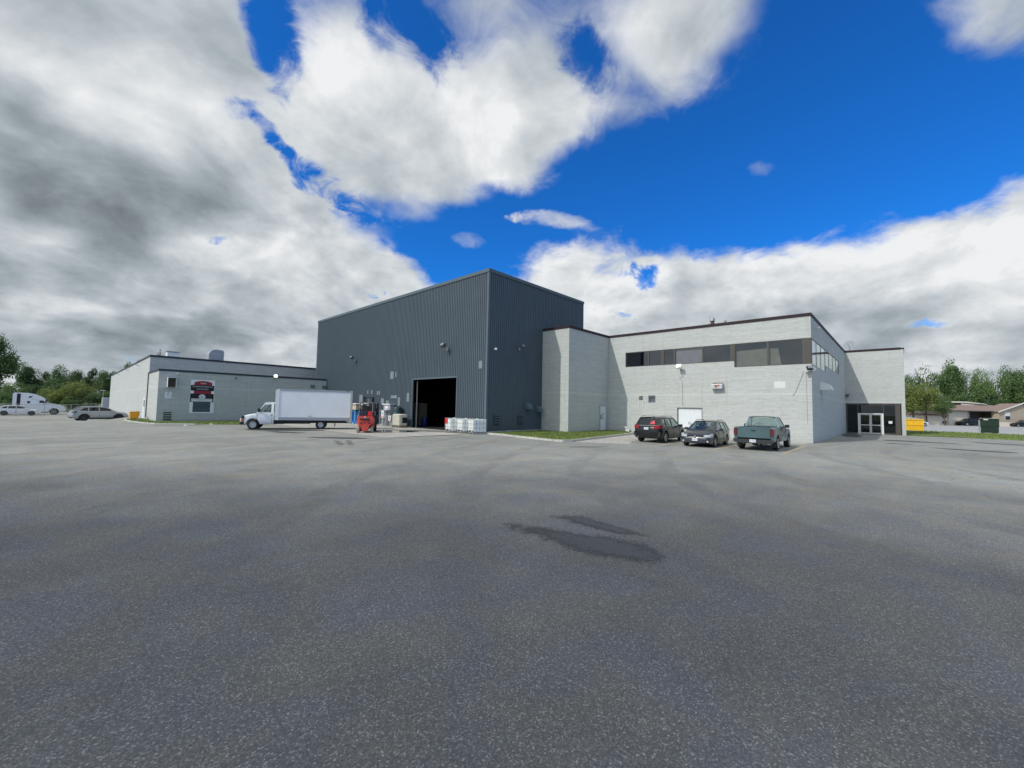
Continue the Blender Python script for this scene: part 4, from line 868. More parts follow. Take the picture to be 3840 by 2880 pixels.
def car(name, label, cat, sp, loc, rz, sc=1, group=None):
    t = thing(name, label, cat, loc, rz, group, sc); pm = sp['paint']
    bodyloft(sp).build('body', [pm, BLK], t, 32)
    for xw in sp['wheels']:
        for s in (1, -1): wheel(t, xw, s*(sp['track']/2), sp['wr'], sp.get('ww', .22), sp.get('rim', RIM), RUB, sp.get('spokes', 5))
        MB().tube((xw, -sp['track']/2+.02, sp['wr']), (xw, sp['track']/2-.02, sp['wr']), .06).build('axle', BLK, t)
    # greenhouse
    cb = sp['cab']; rb, rt, ft, fb = cb['x']; zb, zr = cb['z']; wb, wr = cb['w']
    th = .05
    def side(s): return lambda a, c, q: (a, s*(wb+(c-zb)/(zr-zb)*(wr-wb)-th+q), c)
    for s in (1, -1):
        outer = cb.get('outer') or [(rb, zb-.05), (fb, zb-.05), (ft, zr), (rt, zr)]
        wins = cb['wins']
        MB().holes(outer, wins, side(s), 0, th, 0).build('side_frame', pm, t, 30)
        for wv in wins:
            MB().prism(wv, side(s), .022, .03).build('side_window', sp.get('sideglass', CARGL), t)
    def slab(p0, p1, w0, w1, bow, mat, nm, inset=0, thick=.02, parent=None, seg=8):
        """p0 lower edge (x,z), p1 upper edge; half widths"""
        b = MB()
        for (x, z), w in ((p0, w0), (p1, w1)):
            for i in range(seg+1):
                q = i/seg*2-1; b.v.append((x+bow*(1-q*q), q*(w-inset), z))
        for (x, z), w in ((p0, w0), (p1, w1)):
            for i in range(seg+1):
                q = i/seg*2-1; b.v.append((x+bow*(1-q*q)-thick*(1 if bow >= 0 else -1), q*(w-inset), z-thick*.5))
        k = seg+1
        for i in range(seg):
            b.f += [(i, i+1, k+i+1, k+i), (2*k+i+1, 2*k+i, 3*k+i, 3*k+i+1), (i+1, i, 2*k+i, 2*k+i+1), (k+i, k+i+1, 3*k+i+1, 3*k+i)]; b.m += [0]*4
        return b.build(nm, mat, parent or t, 40, recalc=True)
    slab((fb-.02, zb-.02), (ft+.0, zr-.05), wb-.03, wr-.03, .07, CARGL, 'windshield')
    if cb.get('rearwin', True):
        z0 = cb.get('rz0', zb); f = (z0-zb)/(zr-zb); slab((rb+(rt-rb)*f, z0), (rt-.02, zr-.06), (wb+(wr-wb)*f)-.10, wr-.06, -.03, sp.get('rearglass', CARGL), 'rear_window')
        if z0 > zb+.05: slab((rb-.005, zb-.04), (rb+(rt-rb)*f, z0), wb-.01, wb+(wr-wb)*f-.01, -.035, pm, 'tailgate_panel')
        for s in (1, -1): MB().prism([(s*(wb-.01), zb), (s*(wb-.11), zb), (s*(wr-.09), zr-.05), (s*wr, zr-.03)], lambda a, c, q: (rb+(rt-rb)*(c-zb)/(zr-zb)-.02+q, a, c), 0, .05).build('rear_pillar', pm, t, recalc=True)
    # roof skin
    b = MB(); ns, nc = 10, 8
    for i in range(ns+1):
        e = i/ns; x = rt-.03+(ft-rt+.06)*e; up = .035*math.sin(PI*e)**.6 if 0 < e < 1 else 0
        for j in range(nc+1):
            q = j/nc*2-1; b.v.append((x, q*(wr+.0), zr-.02+up+.04*(1-abs(q)**2.5)))
    for i in range(ns):
        for j in range(nc): a = i*(nc+1)+j; b.f.append((a, a+1, a+nc+2, a+nc+1)); b.m.append(0)
    k = len(b.v); b.v += [(x, y, z-.04) for x, y, z in b.v]; b.f += [tuple(reversed([q+k for q in f])) for f in b.f]; b.m += [0]*len(b.f[len(b.m):])
    b.build('roof', pm, t, 50)
    # cabin: dark trim and seats
    fx = ft-.25; it = MB().box(rb+.12, fb-.15, -wb+.09, wb-.09, zb-.30, zb-.22)
    it.box(fb-.62, fb-.22, -wb+.10, wb-.10, zb-.2, zb+.02)
    it.build('interior', BLK, t)
    for sx in cb.get('seats', [fx-.35]):
        for s in (1, -1):
            st = MB().rbox(sx-.1, sx+.06, s*.36-.24, s*.36+.24, zb-.25, zb+.22, .04).rbox(sx-.08, sx+.03, s*.36-.12, s*.36+.12, zb+.24, zb+.42, .03).build('seat', SEAT, t)
    if sp.get('mirrors', True):
        for s in (1, -1):
            MB().rbox(fb-.58, fb-.42, s*(wb+.16)-.11, s*(wb+.16)+.11, zb-.02, zb+.15, .03).tube((fb-.5, s*(wb-.04), zb+.0), (fb-.5, s*(wb+.1), zb+.05), .025).build('wing_mirror', sp.get('mirrorm', pm), t, 40)
    for hx, hz_ in sp.get('handles', []):
        for s in (1, -1):
            w = lerpt(sp['w'], hx); MB().rbox(hx-.09, hx+.09, s*w-.03, s*w+.03, hz_, hz_+.035, .01).build('door_handle', sp.get('handlem', pm), t)
    for dx in sp.get('doors', []):
        b = MB()
        for s in (1, -1): 
            w = lerpt(sp['w'], dx); b.box(dx-.007, dx+.007, s*(w-.02), s*(w+.0025), lerpt(sp['bottom'], dx)+.08, lerpt(sp['top'], dx)-.06) if s > 0 else b.box(dx-.007, dx+.007, -(w+.0025), -(w-.02), lerpt(sp['bottom'], dx)+.08, lerpt(sp['top'], dx)-.06)
        b.build('door_seam', BLK, t)
    return t
def part(t, nm, mb, mat, smooth=None, rc=False): return mb.build(nm, mat, t, smooth, recalc=rc)
def plate(t, x, z, face, text, w=.30, h=.15):
    """face -1 rear, +1 front"""
    p = part(t, 'licence_plate', MB().box(min(x, x+face*.012), max(x, x+face*.012), -w/2, w/2, z-h/2, z+h/2), PLATE)
    MB().text(text, h*.55, lambda a, c, q: (x+face*(.013+q), face*a, z+c), 0, .002, wfit=w*.8).build('characters', INK, p)
def lightpair(t, nm, poly, x, y, mat, face, thick=.05, mirror=True):
    """polygon in (y,z) pushed along x"""
    for s in ((1, -1) if mirror else (1,)):
        part(t, nm, MB().prism([(s*(a+y), c) for a, c in poly], lambda a, c, q: (x+face*q, a, c), -thick, thick), mat, None, True)

# 1. black SUV, tail to the camera
suv = dict(rearglass=DARKGL, x=(-2.42, 2.42), wheels=(-1.46, 1.43), arch=.42, wr=.36, track=1.58, ww=.24, paint=BLACKC, mid=.75,
    bottom=[(-2.42, .48), (-2.2, .30), (-1.9, .25), (1.9, .25), (2.2, .25), (2.42, .32)],
    top=[(-2.42, .78), (-2.38, 1.02), (-2.3, 1.08), (1.1, 1.06), (1.25, 1.05), (1.9, .98), (2.25, .86), (2.42, .62)],
    w=[(-2.42, .70), (-2.34, .84), (-2.1, .91), (-1, .925), (1.3, .92), (2.0, .88), (2.3, .76), (2.42, .55)],
    cab=dict(x=(-2.30, -1.92, .35, 1.32), z=(1.04, 1.64), w=(.87, .68), rz0=1.16,
        wins=[[(-1.98, 1.10), (-1.28, 1.08), (-1.24, 1.53), (-1.72, 1.53)], [(-1.18, 1.08), (-.30, 1.07), (-.30, 1.56), (-1.14, 1.56)], [(-.20, 1.07), (.98, 1.07), (.36, 1.56), (-.20, 1.57)]], seats=[-.1, -1.0]),
    handles=[(-.22, .93), (-1.08, .94)], doors=[-1.22, -.25, .95])
t = car('parked_suv', 'black SUV parked tail outward by the lawn, leftmost of the three office cars', 'SUV', suv, (28.35, 12.25, 0), R_(1), 1.0)
def tail(t, s, y0=.50, z0=.93, z1=1.12, m_=None):
    return part(t, 'taillight', MB().prism([(-2.445, s*y0), (-2.43, s*.72), (-2.37, s*.85), (-2.25, s*.905), (-2.08, s*.93), (-2.06, s*.80), (-2.3, s*y0)], lambda a, c, q: (a, c, q+(.05 if q > z0+.05 and a > -2.3 else 0)), z0, z1), m_ or RED, None, True)
for s in (1, -1): tail(t, s)
part(t, 'rear_bumper', MB().prism([(-.88, .42), (.88, .42), (.90, .66), (.84, .72), (-.84, .72), (-.90, .66)], lambda a, c, q: (-2.47+abs(a)**3*.14+q, a, c), 0, .18), P('bumper_black', (.025, .026, .028), .4), None, True)
part(t, 'chrome_strip', MB().box(-2.45, -2.42, -.5, .5, 1.10, 1.13), CHROME); plate(t, -2.455, .93, -1, 'AZBK 402')
for s in (1, -1):
    part(t, 'roof_rail', MB().path([(-1.75, s*.62, 1.66), (-1.6, s*.63, 1.74), (.05, s*.63, 1.75), (.25, s*.62, 1.67)], .022, 8), GAL)
    for x_ in (-1.15, -.45): pass
part(t, 'roof_rail', MB().tube((-1.2, -.63, 1.75), (-1.2, .63, 1.75), .022).tube((-.4, -.63, 1.75), (-.4, .63, 1.75), .022), GAL)
part(t, 'exhaust_pipe', MB().tube((-2.46, .55, .36), (-2.2, .55, .36), .035), CHROME); part(t, 'rear_wiper', MB().tube((-2.30, 0, 1.2), (-2.22, .35, 1.22), .012), BLK)
part(t, 'sticker', MB().prism([(-.50, 1.22), (-.15, 1.22), (-.22, 1.40), (-.42, 1.46)], lambda a, c, q: (-2.30+(c-1.04)*.633-.05+q, a, c), 0, .006), P('red_sticker', (.5, .06, .08), .6), None, True)
SUVT = t
# 2. dark grey wagon, nose to the camera
golf = dict(x=(-2.27, 2.27), wheels=(-1.27, 1.36), arch=.37, wr=.315, track=1.52, ww=.21, paint=GREYC, mid=.62,
    bottom=[(-2.27, .34), (-2.0, .22), (2.0, .20), (2.27, .26)],
    top=[(-2.27, .72), (-2.22, .92), (-2.1, .95), (.9, .93), (1.1, .92), (1.8, .80), (2.12, .70), (2.22, .60), (2.27, .50)],
    w=[(-2.27, .68), (-2.1, .83), (-1, .885), (1.3, .885), (1.9, .85), (2.12, .77), (2.22, .66), (2.27, .58)],
    cab=dict(x=(-2.12, -1.78, .12, 1.10), z=(.92, 1.45), w=(.83, .62), rz0=.98, outer=[(-2.12, .87), (1.10, .87), (.62, 1.20), (.12, 1.44), (-.6, 1.46), (-1.78, 1.42)],
        wins=[[(-2.0, .97), (-1.35, .95), (-1.28, 1.36), (-1.74, 1.36)], [(-1.27, .95), (-.42, .95), (-.42, 1.38), (-1.2, 1.37)], [(-.34, .95), (.86, .96), (.50, 1.20), (.10, 1.38), (-.34, 1.39)]], seats=[0.0, -.95]),
    handles=[(-.42, .80), (-1.2, .82)], handlem=GREYC, doors=[-1.2, -.38, .72])
t = car('parked_wagon', 'dark grey estate car parked nose outward between the black SUV and the teal pickup', 'station wagon', golf, (27.72, 9.06, 0), R_(183), 1.03)
part(t, 'grille', MB().prism([(-.55, .595), (.55, .595), (.52, .665), (-.52, .665)], lambda a, c, q: (2.27-abs(a)**2*.16+q, a, c), -.10, .012), BLK, None, True)
part(t, 'lower_grille', MB().prism([(-.62, .28), (.62, .28), (.70, .42), (-.70, .42)], lambda a, c, q: (2.30-abs(a)**2*.14+q, a, c), -.10, .0), BLK, None, True)
part(t, 'front_bumper', MB().prism([(-.84, .24), (.84, .24), (.88, .44), (.86, .56), (-.86, .56), (-.88, .44)], lambda a, c, q: (2.28-abs(a)**2.5*.24+q, a, c), -.2, .0), GREYC, None, True)
for s in (1, -1):
    part(t, 'headlight', MB().prism([(2.255, s*.46), (2.21, s*.66), (2.11, s*.79), (1.95, s*.865), (1.80, s*.85), (1.95, s*.5)], lambda a, c, q: (a, c, q+(max(0, 2.24-a)*.24 if q > .62 else 0)), .585, .675), CLR, None, True)
    part(t, 'fog_light', MB().tube((2.20, s*.66, .35), (2.245, s*.66, .35), .05, None, 12), CLR)
    part(t, 'roof_rail', MB().path([(-1.6, s*.57, 1.47), (-1.4, s*.57, 1.53), (-.1, s*.57, 1.54), (.15, s*.57, 1.47)], .02, 8), GAL)
bd = part(t, 'badge', MB().tube((2.2, 0, .62), (2.285, 0, .62), .065, None, 20), CHROME)
bd2 = MB(); 
for s in (1, -1): bd2.prism([(s*.045, .66), (s*.03, .66), (s*.008, .58), (s*.02, .575)], lambda a, c, q: (2.286+q, a, c), 0, .003)
bd2.build('emblem', BLK, bd, recalc=True)
plate(t, 2.32, .44, 1, 'BKRT 619'); part(t, 'wiper', MB().tube((1.03, .5, .96), (.75, .0, 1.06), .01).tube((1.03, -.05, .96), (.75, -.5, 1.06), .01), BLK)
WAGT = t
# 3. teal pickup, tailgate to the camera
pk = dict(x=(-.62, 2.75), wheels=(1.85, -1.55), arch=.47, wr=.385, track=1.66, ww=.26, paint=TEAL, mid=.85, mirrorm=BLK,
    bottom=[(-.7, .42), (2.3, .42), (2.75, .46)], top=[(-.62, 1.24), (.9, 1.22), (1.05, 1.20), (2.5, 1.10), (2.68, 1.05), (2.75, .95)],
    w=[(-.7, .94), (.8, .95), (2.2, .94), (2.6, .92), (2.75, .88)],
    cab=dict(x=(-.56, -.42, .35, 1.02), z=(1.22, 1.80), w=(.90, .72), rz0=1.25, clear=True,
        wins=[[(-.44, 1.28), (-.30, 1.28), (-.26, 1.70), (-.34, 1.70)], [(-.22, 1.28), (.80, 1.28), (.30, 1.70), (-.18, 1.71)]][1:], seats=[]),
    handles=[(-.30, 1.12)], handlem=BLK, doors=[-.42, .78])
t = car('pickup_truck', 'teal grey pickup truck parked with its tailgate outward near the office corner', 'pickup truck', pk, (28.95, 6.12, 0), R_(1), 1.03)
part(t, 'bench_seat', MB().rbox(-.42, -.28, -.7, .7, .95, 1.30, .04), SEAT); part(t, 'dashboard', MB().rbox(.55, .9, -.78, .78, 1.1, 1.27, .04), BLK)
T = Matrix.Translation((.42, .38, 1.27)) @ Matrix.Rotation(R_(-62), 4, 'Y')
part(t, 'steering_wheel', MB().lathe([(.17, -.015), (.20, 0), (.17, .015), (.17, -.015)], T, 20).box(-.17, .17, -.015, .015, -.01, .01, 0, T), BLK)
arc = [(-1.55+.47*math.cos(a*PI/14), .385+.47*math.sin(a*PI/14)) for a in range(15)]
for s in (1, -1):
    part(t, 'bed_side', MB().prism([(-2.62, .52), (-2.66, 1.16), (-2.6, 1.25), (-.63, 1.25), (-.63, .46)]+[q for q in arc if q[1] > .5]+[(-2.2, .50)], lambda a, c, q: (a, s*(.90+q-(.02 if c > 1.2 else 0)), c), -.10, .05), TEAL, None, True)
    part(t, 'taillight', MB().prism([(s*.80, .80), (s*.955, .80), (s*.965, 1.0), (s*.955, 1.16), (s*.90, 1.2), (s*.80, 1.2)], lambda a, c, q: (-2.66+q, a, c), -.03, .1), REDD, None, True)
tg = part(t, 'tailgate', MB().rbox(-2.67, -2.60, -.79, .79, .66, 1.26, .02).box(-2.68, -2.672, -.72, .72, 1.18, 1.20), TEAL)
MB().box(-2.685, -2.672, -.11, .11, 1.03, 1.10).build('handle', BLK, tg)
part(t, 'bed_floor', MB().box(-2.6, -.63, -.80, .80, .62, .68).box(-.70, -.64, -.8, .8, .68, 1.24), BLK)
part(t, 'rear_bumper', MB().prism([(-.95, .60), (-.95, .46), (-.80, .40), (.80, .40), (.95, .46), (.95, .60)], lambda a, c, q: (-2.86+q, a, c), 0, .22), P('grey_bumper', (.045, .05, .055), .35, .3), None, True)
plate(t, -2.865, .52, -1, 'BV 70804'); part(t, 'tow_hitch', MB().tube((-2.86, .45, .36), (-2.4, .45, .36), .04).tube((-2.9, .0, .34), (-2.4, .0, .34), .035).cbox((-2.88, -.55, .38), (.03, .2, .07)), BLK)
part(t, 'underbody', MB().box(-2.5, 2.2, -.45, .45, .36, .55).tube((-2.4, -.3, .33), (1, -.3, .33), .06), BLK)
for s in (1, -1): part(t, 'mudflap', MB().box(-2.12, -2.10, s*.84-.11, s*.84+.11, .18, .55), BLK)
PKT = t

# 4. silver crossover by the left wall, pale crossover behind the fence, cars across the road
sil = dict(suv); sil['paint'] = P('silver_grey_paint', (.36, .385, .40), .3, .4, coat=.6); sil['sideglass'] = DARKGL; sil['rim'] = P('dark_rim', (.06, .06, .065), .4, .5); sil['cab'] = dict(x=(-2.26, -1.62, .20, 1.28), z=(1.06, 1.60), w=(.87, .64), rz0=1.14, outer=[(-2.26, 1.0), (1.28, 1.0), (.72, 1.38), (.20, 1.57), (-.5, 1.61), (-1.2, 1.59), (-1.62, 1.53)], wins=[[(-1.86, 1.16), (-1.16, 1.13), (-1.14, 1.51), (-1.5, 1.46)], [(-1.08, 1.13), (-.28, 1.12), (-.28, 1.54), (-1.06, 1.52)], [(-.20, 1.12), (.92, 1.13), (.62, 1.36), (.18, 1.51), (-.20, 1.54)]], seats=[-.1]); sil['top'] = [(-2.42, .78), (-2.36, 1.02), (-2.25, 1.07), (1.1, 1.04), (1.9, .96), (2.25, .84), (2.42, .62)]
t = car('parked_suv', 'silver crossover parked by the sunlit left wall of the brick wing', 'SUV', sil, (2.75, 71.2, zg(2.7, 71.2)), R_(14), 1.06)
for s in (1, -1):
    tail(t, s, .50, .95, 1.04, REDD)
    for xw in (-1.46, 1.43): part(t, 'arch_trim', MB().prism([(xw+.47*math.cos(a*PI/14), .36+.47*math.sin(a*PI/14)) for a in range(15)]+[(xw+.40*math.cos(a*PI/14), .36+.40*math.sin(a*PI/14)) for a in range(14, -1, -1)], lambda a, c, q: (a, s*(.915+q), c), 0, .025), BLK, None, True)
part(t, 'lower_trim', MB().box(-1.0, .97, -.94, .94, .20, .38), BLK); plate(t, -2.44, .80, -1, 'CMDX 233')
wag = dict(sil); wag['paint'] = WHITEC
t = car('parked_crossover', 'white crossover behind the wire fence in front of the semi truck, nose right', 'crossover', wag, (-5.3, 105.4, -.8), R_(-2), 1.0)
for s in (1, -1): part(t, 'headlight', MB().prism([(s*.55, .80), (s*.86, .80), (s*.86, .90), (s*.6, .88)], lambda a, c, q: (2.34+q-abs(a)**2*.2, a, c), -.2, .02), CLR, None, True); 
for s in (1, -1): tail(t, s, .50, .95, 1.06, REDD)
def at_house(lx, ly): 
    Hd = Vector((.684, -.7295, 0)); Hn = Vector((.7295, .684, 0)); return Vector((141, -4, 0))+Hd*lx+Hn*ly
HZ = math.atan2(-.7295, .684)
bsu = dict(suv, sideglass=DARKGL); bsu['paint'] = BLACKC
p = at_house(9.3, -1.2); t = car('parked_suv', 'black SUV parked before the dark porch of the brown-roofed house', 'SUV', bsu, tuple(p), HZ+PI, 1.06)
p = at_house(20.9, -1.5); t2 = car('parked_sedan', 'black sedan at the right edge in front of the tan brick gable', 'sedan', dict(golf, paint=BLACKC), tuple(p), HZ+PI, 1.06)
p = Vector((116.5, -1.5, 0)); t3 = car('parked_sedan', 'white car half hidden behind the yellow dumpster and the near trees', 'sedan', dict(golf, paint=WHITEC), tuple(p), HZ, 1.15)

# 5. box truck
cabv = dict(spokes=9, x=(.30, 2.62), wheels=(1.72,), arch=.46, wr=.385, track=1.72, ww=.24, paint=WHITEC, mid=.80, mirrors=False,
    bottom=[(.3, .42), (2.3, .40), (2.62, .44)], top=[(.3, 1.30), (1.35, 1.28), (1.5, 1.25), (2.2, 1.12), (2.48, 1.00), (2.62, .82)],
    w=[(.3, .98), (1.8, .97), (2.3, .93), (2.5, .86), (2.62, .76)],
    cab=dict(x=(.32, .34, 1.02, 1.60), z=(1.28, 2.10), w=(.95, .80), rearwin=False, outer=[(.32, 1.22), (1.62, 1.22), (1.45, 1.36), (.98, 2.05), (.85, 2.10), (.34, 2.10)],
        wins=[[(.50, 1.33), (1.42, 1.33), (.96, 1.95), (.50, 1.97)]], seats=[.62]), handles=[(.48, 1.12)], handlem=BLK, doors=[.42, 1.45])
TRX, TRY = 10.16, 37.0
thd = R_(153.5)
dvec = Vector((math.cos(thd), math.sin(thd), 0)); lft = Vector((-dvec.y, dvec.x, 0))
# the camera-side (driver's) wheel stands at local (1.72, .98)
base = Vector((10.0, 37.0, 0))-dvec*1.72-lft*.86
t = car('box_truck', 'white box truck with plain white cargo body parked before the brick wing', 'box truck', cabv, tuple(base), thd, 1.0)
wheel(t, -3.1, .80, .385, .26, RIM, RUB, 12, .52); wheel(t, -3.1, -.80, .385, .26, RIM, RUB, 12, .52); wheel(t, -3.1, .5, .385, .24, BLK, RUB, 0); wheel(t, -3.1, -.5, .385, .24, BLK, RUB, 0)
part(t, 'cargo_box', MB().rbox(-5.40, .20, -1.08, 1.08, .82, 3.20, .03), BOXW)
part(t, 'box_edge_rail', MB().box(-5.43, .23, 1.075, 1.105, 3.08, 3.22).box(-5.43, .23, 1.075, 1.105, .74, .98).box(-5.43, .23, -1.105, -1.075, 3.08, 3.22).box(-5.43, .23, -1.105, -1.075, .74, .98), GAL)
part(t, 'corner_post', MB().prism([(0, .75), (.28, .75), (.28, 3.05), (.14, 3.20), (0, 3.20)], lambda a, c, q: (-.06+a, 1.0+q, c), .0, .11).prism([(0, .75), (.28, .75), (.28, 3.05), (.14, 3.20), (0, 3.20)], lambda a, c, q: (-.06+a, -1.0-q, c), .0, .11), WHITEP, None, True)
part(t, 'rear_frame', MB().box(-5.46, -5.30, 1.02, 1.11, .60, 3.22).box(-5.46, -5.30, -1.11, -1.02, .60, 3.22).box(-5.46, -5.30, -1.019, 1.019, 3.05, 3.22), P('weathered_frame', (.50, .49, .44), .6, var=.2))
part(t, 'rear_door', MB().box(-5.42, -5.401, -1.0, 1.0, .85, 3.04), P('dark_roll_door', (.06, .045, .04), .7, var=.3))
part(t, 'rear_bumper', MB().prism([(-5.45, .75), (-5.0, .75), (-5.1, .62), (-5.45, .48)], lambda a, c, q: (a, 1.0+q, c), -.02, .09).box(-5.5, -5.3, -1.0, .97, .5, .6), GAL, None, True)
part(t, 'chassis', MB().box(-5.0, .3, -.75, .75, .60, .80).box(-5.3, .5, .28, .42, .50, .72).box(-5.3, .5, -.42, -.28, .50, .72).box(-2.3, -.6, .45, .85, .45, .74).box(-.4, .25, -.8, .8, .42, .76).box(-4.2, -4.14, .72, .95, .25, .75), BLK)
part(t, 'front_bumper', MB().prism([(-.92, .36), (.92, .36), (.95, .58), (-.95, .58)], lambda a, c, q: (2.66-abs(a)**3*.16+q, a, c), -.22, .06), BLK, None, True)
part(t, 'grille', MB().prism([(-.5, .66), (.5, .66), (.5, .92), (-.5, .92)], lambda a, c, q: (2.63-abs(a)**2*.1+q-(c-.66)*.2, a, c), -.08, .03), BLK, None, True)
for s in (1, -1):
    part(t, 'headlight', MB().prism([(s*.56, .64), (s*.95, .62), (s*.96, 1.04), (s*.60, .98)], lambda a, c, q: (2.62-abs(a)**3*.12-(c-.62)*.18+q, a, c), -.14, .03), BLK, None, True)
    part(t, 'indicator', MB().prism([(s*.60, .66), (s*.965, .64), (s*.965, .82), (s*.62, .8)], lambda a, c, q: (2.64-abs(a)**3*.12-(c-.62)*.18+q, a, c), -.12, .03), AMB, None, True)
    part(t, 'wing_mirror', MB().rbox(1.22, 1.38, s*1.16-.12, s*1.16+.12, 1.36, 1.66, .03).tube((1.3, s*.9, 1.42), (1.3, s*1.1, 1.48), .03), BLK)
    part(t, 'marker_light', MB().cbox((-5.1, s*1.108, 3.15), (.22, .012, .045)), AMB if s < 0 else RED)
part(t, 'fuel_filler', MB().tube((-2.3, 1.09, .86), (-2.3, 1.115, .86), .07, None, 14).cbox((-2.3, 1.09, 1.08), (.26, .01, .05)), GAL)

# 6. semi tractor behind the fence
t = thing('semi_truck', 'white long-nose semi tractor with tall sleeper cab behind the wire fence', 'semi truck', (-2.95, 111, -.8), R_(-3), sc=1.04)
prof = [(-3.2, .9), (-3.2, 3.45), (-3.05, 3.62), (-1.7, 3.62), (-.9, 3.42), (-.1, 2.98), (.35, 2.62), (.55, 2.25), (.70, 1.98), (1.9, 1.72), (2.5, 1.45), (2.75, 1.0), (2.72, .62), (2.1, .60), (2.0, .75)]+[(1.45+.55*math.cos(a*PI/10), .6+.55*math.sin(a*PI/10)) for a in range(1, 10)]+[(.85, .5), (-2.6, .5), (-2.7, .9)]
part(t, 'cab_body', MB().prism(prof, lambda a, c, q: (a, q*(1 if a < .7 else 1-.12*(a-.7)/2), c), -1.2, 1.2), WHITEC, None, True)
for s in (1, -1):
    sd_ = lambda a, c, q: (a, s*(1.2+q), c)
    part(t, 'side_window', MB().prism([(-.25, 2.0), (.42, 2.0), (.18, 2.38), (-.25, 2.38)], sd_, -.01, .008), CARGL if 0 else BLK, None, True)
    part(t, 'sleeper_window', MB().prism([(-1.6, 1.9), (-1.28, 1.9), (-1.28, 2.25), (-1.6, 2.25)], sd_, -.01, .008).prism([(-1.5, 2.75), (-1.0, 2.95), (-1.15, 3.08), (-1.42, 3.06)], sd_, -.01, .008), BLK, None, True)
    part(t, 'side_fairing', MB().box(-2.75, -2.35, min(s*1.2, s*1.215), max(s*1.2, s*1.215), 1.2, 3.45), P('black_fairing_gap', (.015, .012, .015), .7))
    part(t, 'headlight', MB().prism([(2.25, 1.05), (2.62, 1.0), (2.6, 1.25), (2.3, 1.32)], lambda a, c, q: (a, s*(.98+q), c), -.02, .02), CLR, None, True)
    part(t, 'wing_mirror', MB().rbox(.42, .56, s*1.42-.1, s*1.42+.1, 1.95, 2.45, .03).tube((.5, s*1.15, 2.0), (.5, s*1.4, 2.0), .03), BLK)
    wheel(t, 1.45, s*1.0, .5, .3, ALU, RUB, 0, .55); wheel(t, -3.6, s*.95, .5, .5, ALU, RUB, 0, .55); wheel(t, -4.9, s*.95, .5, .5, ALU, RUB, 0, .55)
part(t, 'windshield', MB().prism([(.42, 2.58), (.60, 2.14), (.66, 2.16), (.48, 2.62)], lambda a, c, q: (a, q, c), -1.08, 1.08), BLK, None, True)
part(t, 'chassis', MB().box(-5.6, -2.6, .35, .5, .6, .9).box(-5.6, -2.6, -.5, -.35, .6, .9).box(-2.8, .8, -1.0, 1.0, .35, .5), BLK)

# 7. forklift
t = thing('forklift', 'red forklift with dusty rear wheels seen from behind beside the box truck', 'forklift', (15.93, 30.25, 0), R_(57), sc=1.05)
part(t, 'counterweight', MB().prism([(-.52, .62), (-.34, .56), (-.17, .16), (.17, .16), (.34, .56), (.52, .62), (.56, .80), (.55, 1.02), (.48, 1.2), (-.48, 1.2), (-.55, 1.02), (-.56, .80)], lambda a, c, q: (-1.42+q+abs(a)**3*.7+max(0, c-.9)*.25, a, c), 0, .75), FRED, None, True)
part(t, 'body', MB().rbox(-.66, .55, -.53, .53, .30, 1.12, .06).rbox(-.60, .15, -.40, .40, 1.12, 1.28, .05), FRED)
part(t, 'engine_vent', MB().box(-1.44, -1.39, -.34, .34, .90, 1.03), BLK); part(t, 'tow_slot', MB().box(-1.425, -1.38, -.36, -.20, .68, .74).box(-1.425, -1.38, .20, .36, .68, .74).tube((-1.44, 0, .66), (-1.44, 0, .80), .02), BLK)
part(t, 'badge', MB().tube((-1.40, 0, 1.08), (-1.365, 0, 1.1), .07, None, 16), SWHT)
part(t, 'overhead_guard', MB().path([(-1.0, .46, 1.15), (-.75, .44, 2.08), (-.62, .44, 2.16), (.45, .44, 2.16), (.75, .46, 1.1)], .035, 8).path([(-1.0, -.46, 1.15), (-.75, -.44, 2.08), (-.62, -.44, 2.16), (.45, -.44, 2.16), (.75, -.46, 1.1)], .035, 8).tube((-.65, -.44, 2.15), (-.65, .44, 2.15), .03).tube((.45, -.44, 2.16), (.45, .44, 2.16), .03).tube((-.3, -.44, 2.16), (-.3, .44, 2.16), .018).tube((.05, -.44, 2.16), (.05, .44, 2.16), .018), P('guard_grey', (.16, .15, .14), .5))
m_ = MB(); 
for s in (1, -1): m_.box(.98, 1.14, s*.34-.05, s*.34+.05, .08, 2.62).box(.86, .97, s*.26-.04, s*.26+.04, .1, 2.5)
m_.box(1.0, 1.1, -.3, .3, 2.5, 2.56).box(1.0, 1.1, -.3, .3, 1.2, 1.3).box(1.15, 1.2, -.52, .52, .35, .45).box(1.15, 1.2, -.52, .52, .75, .85)
part(t, 'mast', m_, BLK); part(t, 'load_backrest', MB().holes(rect(-.55, .55, .86, 2.05), [rect(-.46+k*.19, -.46+k*.19+.13, .93, 1.98) for k in range(5)], lambda a, c, q: (1.2+q, a, c), 0, .04), BLK); part(t, 'side_panel', MB().box(-.9, -.3, .40, .50, 1.2, 1.7).box(-.2, .6, -.46, -.40, 1.1, 1.5), P('navy_panel', (.015, .02, .035), .6)); part(t, 'fork', MB().box(1.2, 1.25, .2, .32, .06, .85).box(1.25, 2.3, .2, .32, .06, .1), BLK); part(t, 'fork', MB().box(1.2, 1.25, -.32, -.2, .06, .85).box(1.25, 2.3, -.32, -.2, .06, .1), BLK)
part(t, 'hydraulic_cylinder', MB().tube((.92, 0, .2), (.92, 0, 1.7), .05).tube((.92, 0, 1.7), (.92, 0, 2.45), .025), GAL)
part(t, 'seat', MB().rbox(-.45, .05, -.25, .25, 1.28, 1.40, .04).rbox(-.52, -.40, -.33, .33, 1.36, 1.95, .04), SEAT)
